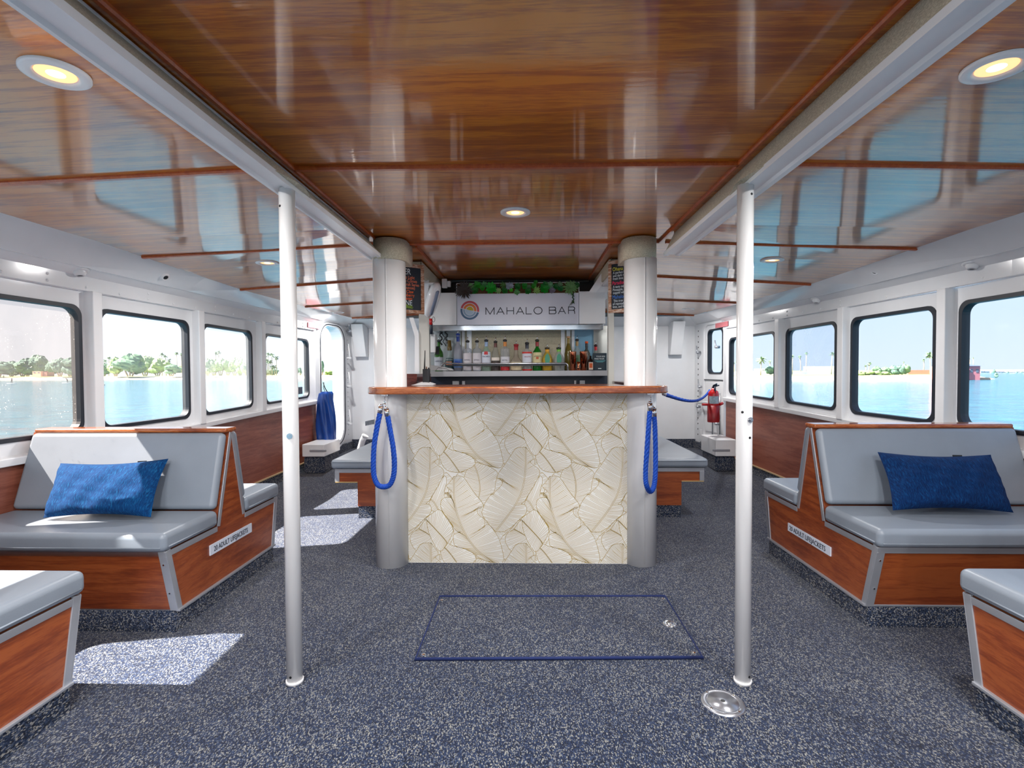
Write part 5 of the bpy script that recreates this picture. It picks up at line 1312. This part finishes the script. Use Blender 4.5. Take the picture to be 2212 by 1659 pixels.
# ================================================================ sea and shores
ZW=-1.75
m,nt,b=newmat('sea water'); setb(b,None,.12,spec=.5)
b.inputs['IOR'].default_value=1.33
vec=coords(nt,(1,1,1)); n=noise(nt,vec,.5,6,.62,.3); n2=noise(nt,coords(nt,(1,.6,1)),3.2,5,.6,.3); n3=noise(nt,vec,.01,2)
nt.links.new(ramp(nt,n.outputs[0],[(.35,(.008,.07,.12,1)),(.65,(.018,.13,.195,1))]),b.inputs['Base Color'])
ad=N(nt,'ShaderNodeMath',operation='MULTIPLY_ADD'); nt.links.new(n2.outputs[0],ad.inputs[0]); ad.inputs[1].default_value=.35; nt.links.new(n.outputs[0],ad.inputs[2])
bump(nt,b,ad.outputs[0],1.0,.30)
g=MB(); g.add([(-900,-700,ZW),(900,-700,ZW),(900,900,ZW),(-900,900,ZW)],[(0,1,2,3)])
g.build('sea',m,kind='structure',fixn=False)
SAND=plain('pale beach sand',(214,200,176),.9,var=.06,nscale=.2)
GRAS=plain('dry grass',(150,160,96),.9,var=.2,nscale=.15)
def bank(name,line,w1,h1,w2,h2,inward,far=160):
    # line: shoreline points, inward: function returning unit inland direction
    g=MB(); P=[V((p[0],p[1],ZW)) for p in line]
    I=[V((inward[0],inward[1],0)).normalized() for _ in P]
    A=[p+V((0,0,-.3))-i*1 for p,i in zip(P,I)]; B=[p+i*w1+V((0,0,h1)) for p,i in zip(P,I)]; C_=[p+i*(w1+w2)+V((0,0,h2)) for p,i in zip(P,I)]; D_=[p+i*far+V((0,0,h2+.3)) for p,i in zip(P,I)]
    k=len(P)
    for X,Y,mi in ((A,B,0),(B,C_,1),(C_,D_,1)):
        g.add(X+Y,[(i,i+1,k+i+1,k+i) for i in range(k-1)],mi)
    return g.build(name,[SAND,GRAS],kind='structure')
bank('shore',[(-900,-300),(-520,20),(-340,226),(-240,234),(-140,238),(-80,240),(-20,250)],14,1.35,12,1.6,(0,1))
bank('shore',[(15,175),(60,152),(100,151),(135,150),(142,160)],9,1.0,5,1.25,(0,1),60)
bank('shore',[(142,160),(170,300),(300,420),(520,400),(800,100)],14,1.2,8,1.5,(.2,1),200)
def ZH(v,Y): return EYE-(v-802)*Y/FPX
# ---- trees
LEAF=[plain('tree leaf %d'%i,c,.8,var=.3,nscale=.8,bstr=.6,bscale=3) for i,c in enumerate([(92,124,96),(120,144,96),(84,116,104),(132,150,116)])]  # distance haze put into the pale leaf greens
BARK=plain('tree bark',(150,140,128),.9,var=.2,nscale=2)
def ico(g,c,r,rn,m=0,n=10):
    # lumpy sphere
    ph=[rn.uniform(0,6) for _ in range(6)]
    def f_(u,v):
        a=2*PI*u; b_=PI*v; d=V((math.cos(a)*math.sin(b_),math.sin(a)*math.sin(b_),math.cos(b_)))
        k=1+.16*math.sin(3*a+ph[0])*math.sin(b_*2+ph[1])+.12*math.sin(5*a+ph[2])*math.sin(4*b_+ph[3])+.08*math.sin(9*a+ph[4])*math.sin(7*b_)
        return c+V((d.x*r[0]*k,d.y*r[1]*k,d.z*r[2]*k))
    g.grid(f_,n*2,n,m,False)
def tree(label,X,Y,h,w,li,group,z0=None,low=False,rn=None,nm='broadleaf_tree',cat='tree'):
    rn=rn or random.Random(int(X*7+Y))
    z0=-.15 if z0 is None else z0
    t=thing(nm,label,cat,(X,Y,z0),group)
    g=MB(); hb=.0 if low else h*.14
    nb=9
    for k in range(nb):
        a=2*PI*k/nb*1.618*3; rr=w*.5*rn.uniform(.15,.62); zz=z0+hb+(h-hb)*rn.uniform(.22,.72)
        s=rn.uniform(.26,.40)
        ico(g,V((X+rr*math.cos(a),Y+rr*math.sin(a)*.7,zz)),(w*s,w*s*.8,(h-hb)*rn.uniform(.22,.32)),rn,0,7)
    ico(g,V((X,Y,z0+hb+(h-hb)*.60)),(w*.34,w*.3,(h-hb)*.40),rn,0,8)
    g.build('foliage',LEAF[li],t)
    if not low:
        g=MB()
        for k in range(3): g.tube([(X+(k-1)*w*.08,Y-w*.1,z0),(X+(k-1)*w*.16,Y-w*.1,z0+h*.2),(X+(k-1)*w*.26,Y-w*.05,z0+h*.45)],.16+.015*w,6)
        g.build('trunk',BARK,t)
    return t
PALM=plain('palm frond green',(96,124,92),.7,var=.2,nscale=1)
def palm(label,X,Y,h,cr,group,z0=-.15,fan=True):
    rn=random.Random(int(X*13+h*7)); t=thing('palm_tree',label,'palm tree',(X,Y,z0),group)
    g=MB(); top=V((X+rn.uniform(-.3,.3),Y,z0+h)); g.tube([(X,Y,z0),(X+.1,Y,z0+h*.5),top],.20,7,rf=lambda q:1-.35*q); g.build('trunk',BARK,t)
    g=MB()
    for k in range(22):
        a=2*PI*k/22*2.618; el=rn.uniform(-.7,1.2); L=cr*rn.uniform(.75,1.05)
        d=V((math.cos(a)*math.cos(el),math.sin(a)*math.cos(el),math.sin(el))); s_=V((-math.sin(a),math.cos(a),0)); pts=[]
        for j in range(5):
            q=j/4; p=top+d*L*q+V((0,0,-.35*L*q*q)); w_=.16*cr*math.sin(PI*(.12+.85*q))
            pts+=[p-s_*w_+V((0,0,-w_*.5)),p,p+s_*w_+V((0,0,-w_*.5))]
        fs=[]
        for j in range(4): fs+=[(j*3,j*3+1,j*3+4,j*3+3),(j*3+1,j*3+2,j*3+5,j*3+4)]
        g.add(pts,fs)
    g.build('fronds',PALM,t,fixn=False)
    return t
# left shore, seen through the leftmost window
def lt(u,vt,wpx,li,lab,grp,Y=258,low=False):
    Y=Y+17*(int(u)%3-1)+6; X=at(u,800,Y).x; h=ZH(vt,Y)+.15; tree(lab,X,Y,h,wpx*Y/FPX,li,grp,low=low)
GA='dark grove beyond the leftmost window'
for (u,vt,w) in ((-60,768,60),(0,774,44),(28,774,34),(52,770,36),(62,768,30),(92,771,24),(112,774,24),(132,768,32),(156,766,40),(185,764,40)):
    lt(u,vt,w,2,'dark hazy tree of the grove beyond the leftmost window',GA)
lt(80,761,36,2,'tallest round-crowned tree beyond the leftmost window',None)
# second window
for (u,vt,w,li,lab) in ((226,781,30,0,'low tree on the far left of the second left window view'),(252,768,30,1,'pale yellow-green tree left of the big domed tree'),(285,759,60,0,'big domed tree centred in the second left window'),(316,765,40,3,'silvery tree just right of the big domed tree'),(343,770,40,1,'rounded tree with slanting trunks right of the silvery one'),(372,783,34,0,'low dark tree near the right of the second window view'),(392,783,26,3,'pale bush tree at the right end of the second window view')):
    lt(u,vt,w,li,lab,None)
for (u,vt,lab) in ((235,768,'lone palm left of the big domed tree'),(226,774,'small hazy palm at the second window left edge'),(350,760,'palm right of the domed tree, tallest of the near trio'),(359,764,'middle palm of the trio right of the domed tree'),(366.5,773,'short palm of the trio right of the domed tree'),(382,758,'tall palm second from the right in the second window view'),(392,760,'tall palm at the right edge of the second window view')):
    Y=275; palm(lab,at(u,800,Y).x,Y,ZH(vt,Y)+.15,1.7,None)
# third window
GC='hazy grove beyond the third left window'
for (u,vt,w) in ((436,771,26),(450,771,24),(463,772,24),(478,770,26),(494,773,26),(508,770,26),(520,770,26),(534,770,26),(550,771,30)):
    lt(u,vt,w,3,'pale hazy tree of the grove beyond the third left window',GC)
for (u,vt,lab) in ((466,758,'left palm of the leaning pair over the hazy grove'),(473,756.5,'right palm of the leaning pair over the hazy grove')):
    Y=275; palm(lab,at(u,800,Y).x,Y,ZH(vt,Y)+.15,1.8,None)
# fourth window
GD='palm cluster beyond the fourth left window'
for (u,vt) in ((572,778),(577,776),(583,778),(588,790),(593,789)):
    Y=262; palm('palm of the dense cluster left of the thin pole',at(u,800,Y).x,Y,ZH(vt,Y)+.15,2.0,GD)
for (u,vt,lab) in ((580,762,'left palm of the tall pair beyond the fourth left window'),(587,763,'right palm of the tall pair beyond the fourth left window'),(597,768,'palm half hidden behind the thin left pole'),(638,784,'palm just right of the thin left pole')):
    Y=262; palm(lab,at(u,800,Y).x,Y,ZH(vt,Y)+.15,1.9,None)
for (u,vt,w,lab) in ((575,795,22,'dark shrubby tree under the palm cluster'),(590,794,22,'dark shrubby tree against the thin left pole'),(641,792,12,'slim tree right of the thin left pole'),(649,792,6,'narrow conifer-like tree far left of the forward window edge'),(662,796,9,'small tree at the right edge of the forward left window')):
    lt(u,vt,w,2,lab,None)
lt(696,778,9,0,'small hazy tree seen through the open left doorway',None)
for (u,vt,w,lab) in ((712,798,22,'low far shrub seen through the open left doorway'),):
    lt(u,vt,w,1,lab,None,low=True)
# buildings left
def house(label,u0,u1,vt,vb,Y,d,colr,roof=None,wins=0,nm='beach_house',cat='building',group=None,flat=True):
    a=at(u0,vb,Y); b_=at(u1,vt,Y); t=thing(nm,label,cat,((a.x+b_.x)/2,Y,a.z),group)
    mk='render %d %d %d'%colr; m=MATS.get(mk) or plain(mk,colr,.8,var=.06,nscale=.5)
    g=MB(); g.box((a.x,Y,a.z-(1.2 if Y<300 else 0)),(b_.x,Y+d,b_.z)); wl_=g.build('walls',m,t)
    if roof:
        mk='roof %d %d %d'%roof; m=MATS.get(mk) or plain(mk,roof,.8)
        g=MB(); h=(b_.z-a.z)*.18; g.hexa([V((a.x-.3,Y-.3,b_.z)),V((b_.x+.3,Y-.3,b_.z)),V((b_.x+.3,Y+d+.3,b_.z)),V((a.x-.3,Y+d+.3,b_.z)),V((a.x-.2,Y+d*.4,b_.z+h)),V((b_.x+.2,Y+d*.4,b_.z+h)),V((b_.x+.2,Y+d*.6,b_.z+h)),V((a.x-.2,Y+d*.6,b_.z+h))]); g.build('roof',m,t)
    dk=MATS.get('far window dark') or plain('far window dark',(92,104,124),.3)
    for k in range(wins):
        for j in range(2 if (b_.z-a.z)>5 else 1):
            x=a.x+(b_.x-a.x)*(k+.3)/wins; z=a.z+(b_.z-a.z)*(.25+.42*j) if (b_.z-a.z)>5 else a.z+(b_.z-a.z)*.4
            w_=(b_.x-a.x)/wins*.42
            g=MB(); g.box((x,Y-.06,z),(x+w_,Y-.01,z+(b_.z-a.z)*(.2 if (b_.z-a.z)>5 else .32))); g.build('window',dk,t)
    return t
house('low pinkish hut under the trees beyond the leftmost window',70,88,802,808.5,246,4,(206,160,140),None,2)
house('small dull red hut beside the pinkish hut',89,101,804,808.5,247,4,(150,110,104))
house('white boat shed roof among the hazy third-window trees',434,452,789,796,250,5,(240,240,236))
house('white house at the right edge of the forward left window',655,668,801,808,262,5,(236,236,238),(200,190,180),2)
house('white van-like hut on the beach right of the second window',380,396,805.5,809,246,3,(238,238,238))
def person(label,u,vf,h,Y,pose,brd=False):
    f0=at(u,vf,Y); t=thing('paddler',label,'person',tuple(f0))
    x,y,z=f0; z=ZW+.12 if brd else z
    me=bpy.data.meshes.new('body'); 
    if pose=='stand': J=[(0,0,.95,.15),(0,0,1.2,.14),(0,0,1.42,.16),(0,0,1.56,.06),(0,0,1.70,.11),(.22,0,1.40,.06),(.32,-.1,1.15,.05),(.36,-.25,.95,.04),(-.22,0,1.40,.06),(-.32,-.1,1.15,.05),(-.34,-.25,.95,.04),(.12,0,.88,.10),(.18,-.03,.48,.07),(.2,0,.06,.05),(.2,-.14,.03,.04),(-.12,0,.88,.10),(-.18,-.03,.48,.07),(-.2,0,.06,.05),(-.2,-.14,.03,.04)]
    else: J=[(0,0,.95,.15),(-.12,0,1.18,.14),(-.3,0,1.36,.16),(-.38,0,1.46,.06),(-.48,0,1.54,.11),(-.38,-.2,1.30,.06),(-.58,-.2,1.16,.05),(-.75,-.1,1.05,.04),(-.30,.2,1.32,.06),(-.52,.2,1.2,.05),(-.72,.1,1.1,.04),(.05,-.12,.88,.10),(.12,-.12,.48,.07),(.10,-.12,.06,.05),(-.04,-.12,.03,.04),(.05,.12,.88,.10),(.14,.12,.48,.07),(.12,.12,.06,.05),(-.02,.12,.03,.04)]
    E_=[(0,1),(1,2),(2,3),(3,4),(2,5),(5,6),(6,7),(2,8),(8,9),(9,10),(0,11),(11,12),(12,13),(13,14),(0,15),(15,16),(16,17),(17,18)]
    k=h/1.75
    me.from_pydata([(j[0]*k,j[1]*k,j[2]*k+(z-f0.z)) for j in J],E_,[]); ob=bpy.data.objects.new('body',me); col.objects.link(ob); ob.parent=t
    md=ob.modifiers.new('skin','SKIN')
    for i,j in enumerate(J): me.skin_vertices[0].data[i].radius=(j[3]*k,j[3]*k)
    me.skin_vertices[0].data[0].use_root=True
    ob.modifiers.new('s','SUBSURF').render_levels=1
    me.materials.append(MATS.get('wetsuit dark') or plain('wetsuit dark',(46,54,66),.6))
    if brd:
        g=MB(); q=[(1.7*math.cos(a),.38*math.sin(a)) for a in [2*PI*i/20 for i in range(20)]]
        bt=thing('paddle_board','pale paddle board under the '+('wading upright' if pose=='stand' else 'bending')+' paddler','paddle board',(x,y,ZW))
        g.prism(q,lambda p:V((x+p[0],y+p[1],ZW+.02)),lambda p:V((x+p[0],y+p[1],ZW+.12))); g.build('board',W2,bt)
    return t
person('person standing on a paddle board beyond the leftmost window',25.5,824,1.75,155,'stand',True)
person('person bending over a paddle board near the leftmost window edge',145,823.5,1.75,160,'bend',True)
person('small distant person wading at the far left of the leftmost window',8,819,1.6,200,'stand')
t=thing('channel_buoy','small dark channel buoy on the water in the second left window','buoy',tuple(at(224,828,127)))
c=at(224,828,127); c.z=ZW; g=MB(); g.lathe([(0,-.2),(.28,-.1),(.3,.15),(.1,.25),(0,.25)],c,14); g.build('float',BLACK,t); g=MB(); g.cyl(c,c+V((0,0,.85)),.03,n=8); g.build('staff',BLACK,t)
# ---- right shore
YR=166
def rt(u,vt,wpx,li,lab,grp,Y=YR,low=True,z0=-.55):
    X=at(u,800,Y).x; tree(lab,X,Y,ZH(vt,Y)-z0,wpx*Y/FPX,li,grp,z0=z0,low=low)
for (u,vt,w,li,lab) in ((1893,796,20,0,'left end of the dark round shrubs beyond the second right window'),(1912,797,22,0,'second dark shrub from the left beyond the second right window'),(1930,795,22,2,'third dark shrub from the left beyond the second right window'),(1947,794,20,2,'fourth shrub, just left of the tallest round one'),(1957,793.5,18,0,'right end round shrub next to the pink wall')):
    rt(u,vt,w,li,lab,None)
for (u,vt,w) in ((1858,806,24),(1876,805,24),(1894,806,22),(1912,807,20)):
    rt(u,vt,w,1,'low pale hedge on the grass beyond the second right window','low hedge beyond the second right window',Y=164)
rt(1662,794.5,22,2,'dark bush beyond the forward right window','x'if 0 else None,Y=172)
for (u,vt,lab,cr,Y) in ((2009,772,'tall palm in front of the pink wall',1.75,164),(1995,783,'faint short palm left of the tall palm',.8,185),(1876.5,789.5,'small windswept palm left of the shrubs',1.0,180),(1870,794.5,'tiny palm beside the windswept one',.7,185),(1846,794,'small palm at the second right window left edge',.8,190),(1953,787,'thin faint palm above the round shrubs',.5,200),
  (1591,783.5,'palm right of the forward window frame',.9,190),(1586,786,'small palm left of its taller neighbour, forward right window',.7,190),(1643,779,'bushy palm right of the thin right pole',2.0,170),(1663,784,'small round-headed palm near the window post',.8,190),
  (1711,773,'left palm in the hazy third right window',.9,180),(1729,774,'middle palm in the hazy third right window',.9,185),(1741,767,'higher faint palm in the hazy third right window',.9,190),(1796,768,'tall palm near the right side of the hazy third window',1.2,180),(1806,773,'palm at the hazy window right edge',.9,185),
  (2102,779,'palm above the red building roof',.45,200),(2094,781,'faint palm left over the red building',.4,210)):
    palm(lab,at(u,800,Y).x,Y,ZH(vt,Y)+.55,cr,None,z0=-.55)
house('long pink perimeter wall beyond the second right window',1962,2060,799,814,170,.6,(206,120,106),None,0,'perimeter_wall','wall')
g=MB(); 
house('white beach wall beyond the forward right window',1560,1700,802,811,176,.6,(240,240,236),None,0,'perimeter_wall','wall')
house('white building with flat roof by the bushy palm',1645,1658,796.5,803,182,6,(240,238,234),None,2)
house('long grey building in the hazy third right window',1708,1812,803,812,182,8,(176,190,206),None,0)
house('pale roof behind the hazy window palms',1760,1806,791,803,196,8,(206,212,222),None,0)
house('red building with dark roof edge at the right edge window',2091.5,2117.5,790.5,814,140,9,(176,110,124),(70,86,116),2)
house('salmon left wing of the red building',2066,2091,791,814,139.5,9,(226,140,124),None,2)
house('low stone sea wall in front of the red building',2060,2140,815.5,823.5,141,2,(176,156,140),None,0,'sea_wall','wall')
for i,(u0,u1,vt) in enumerate(((2118,2126,801),(2127,2138,801.5),(2150,2168,802),(2169,2182,803),(2183,2197,803),(2198,2230,802.5))):
    house(['white far house next to the red building','white far house second from the red building','tallest white far house with red roof','white far house right of the red-roofed one','white far house second from the right edge','white far house at the right edge of the photo'][i],u0,u1,vt,818,390,12,(238,238,240),(214,150,140) if i==2 else (220,214,210),3,group='white houses on the far right shore')
for (u,vt,w,lab) in ((2147,804,9,'grey-green tree between the far houses'),(2176,807,5,'small dark tree before the far houses, left one'),(2196,807,5,'small dark tree before the far houses, right one'),(2206,808,7,'wide dark bush near the right edge')):
    rt(u,vt,w,2,lab,None,Y=370,z0=-4.3,low=True)
rt(2152,811,8,2,'dark bush at the end of the stone sea wall',None,Y=143,z0=-1.2)
t=thing('beach_tent','low white tent shape on the grass before the shrubs','tent',tuple(at(1899,813.5,158)))
a=at(1889,814,158);b_=at(1906,814,158);c=at(1898,810.5,158)
g=MB(); g.prism([(a.x,a.z),(b_.x,b_.z),(c.x+.5,c.z),(c.x-.5,c.z)],lambda p:V((p[0],158,p[1])),lambda p:V((p[0],161,p[1]))); g.build('canvas',W2,t)
# ================================================================ light
w=bpy.data.worlds.new('world'); sc.world=w; w.use_nodes=True; nt=w.node_tree
bg=nt.nodes['Background']
tc=N(nt,'ShaderNodeTexCoord'); sp=N(nt,'ShaderNodeSeparateXYZ'); nt.links.new(tc.outputs['Generated'],sp.inputs[0])
SUN=V((-.93,-.20,1.0)).normalized()
dt=N(nt,'ShaderNodeVectorMath',operation='DOT_PRODUCT'); nt.links.new(tc.outputs['Generated'],dt.inputs[0]); dt.inputs[1].default_value=tuple(V((SUN.x,SUN.y,0)).normalized())
cr=ramp(nt,sp.outputs[2],[(0.0,(.66,.76,.90,1)),(.10,(.60,.74,.93,1)),(.35,(.42,.60,.90,1)),(1,(.22,.40,.80,1))])
wh=N(nt,'ShaderNodeMapRange'); nt.links.new(dt.outputs['Value'],wh.inputs[0]); wh.inputs[1].default_value=-.5; wh.inputs[2].default_value=.9; wh.inputs[3].default_value=0; wh.inputs[4].default_value=1
mx=N(nt,'ShaderNodeMix',data_type='RGBA'); nt.links.new(wh.outputs[0],mx.inputs[0]); nt.links.new(cr,mx.inputs[6]); mx.inputs[7].default_value=(.98,1.0,1.06,1)
nt.links.new(mx.outputs[2],bg.inputs[0]); bg.inputs[1].default_value=1.25
sl=bpy.data.lights.new('sun','SUN'); sl.energy=32; sl.angle=.009; sl.color=(1,.90,.79)
so=bpy.data.objects.new('sun',sl); col.objects.link(so); so.rotation_euler=SUN.to_track_quat('Z','Y').to_euler()
vs=sc.view_settings; vs.view_transform='Standard'; vs.look='None'; vs.gamma=1; vs.use_curve_mapping=False; vs.exposure=0.08
sc.display_settings.display_device='sRGB'
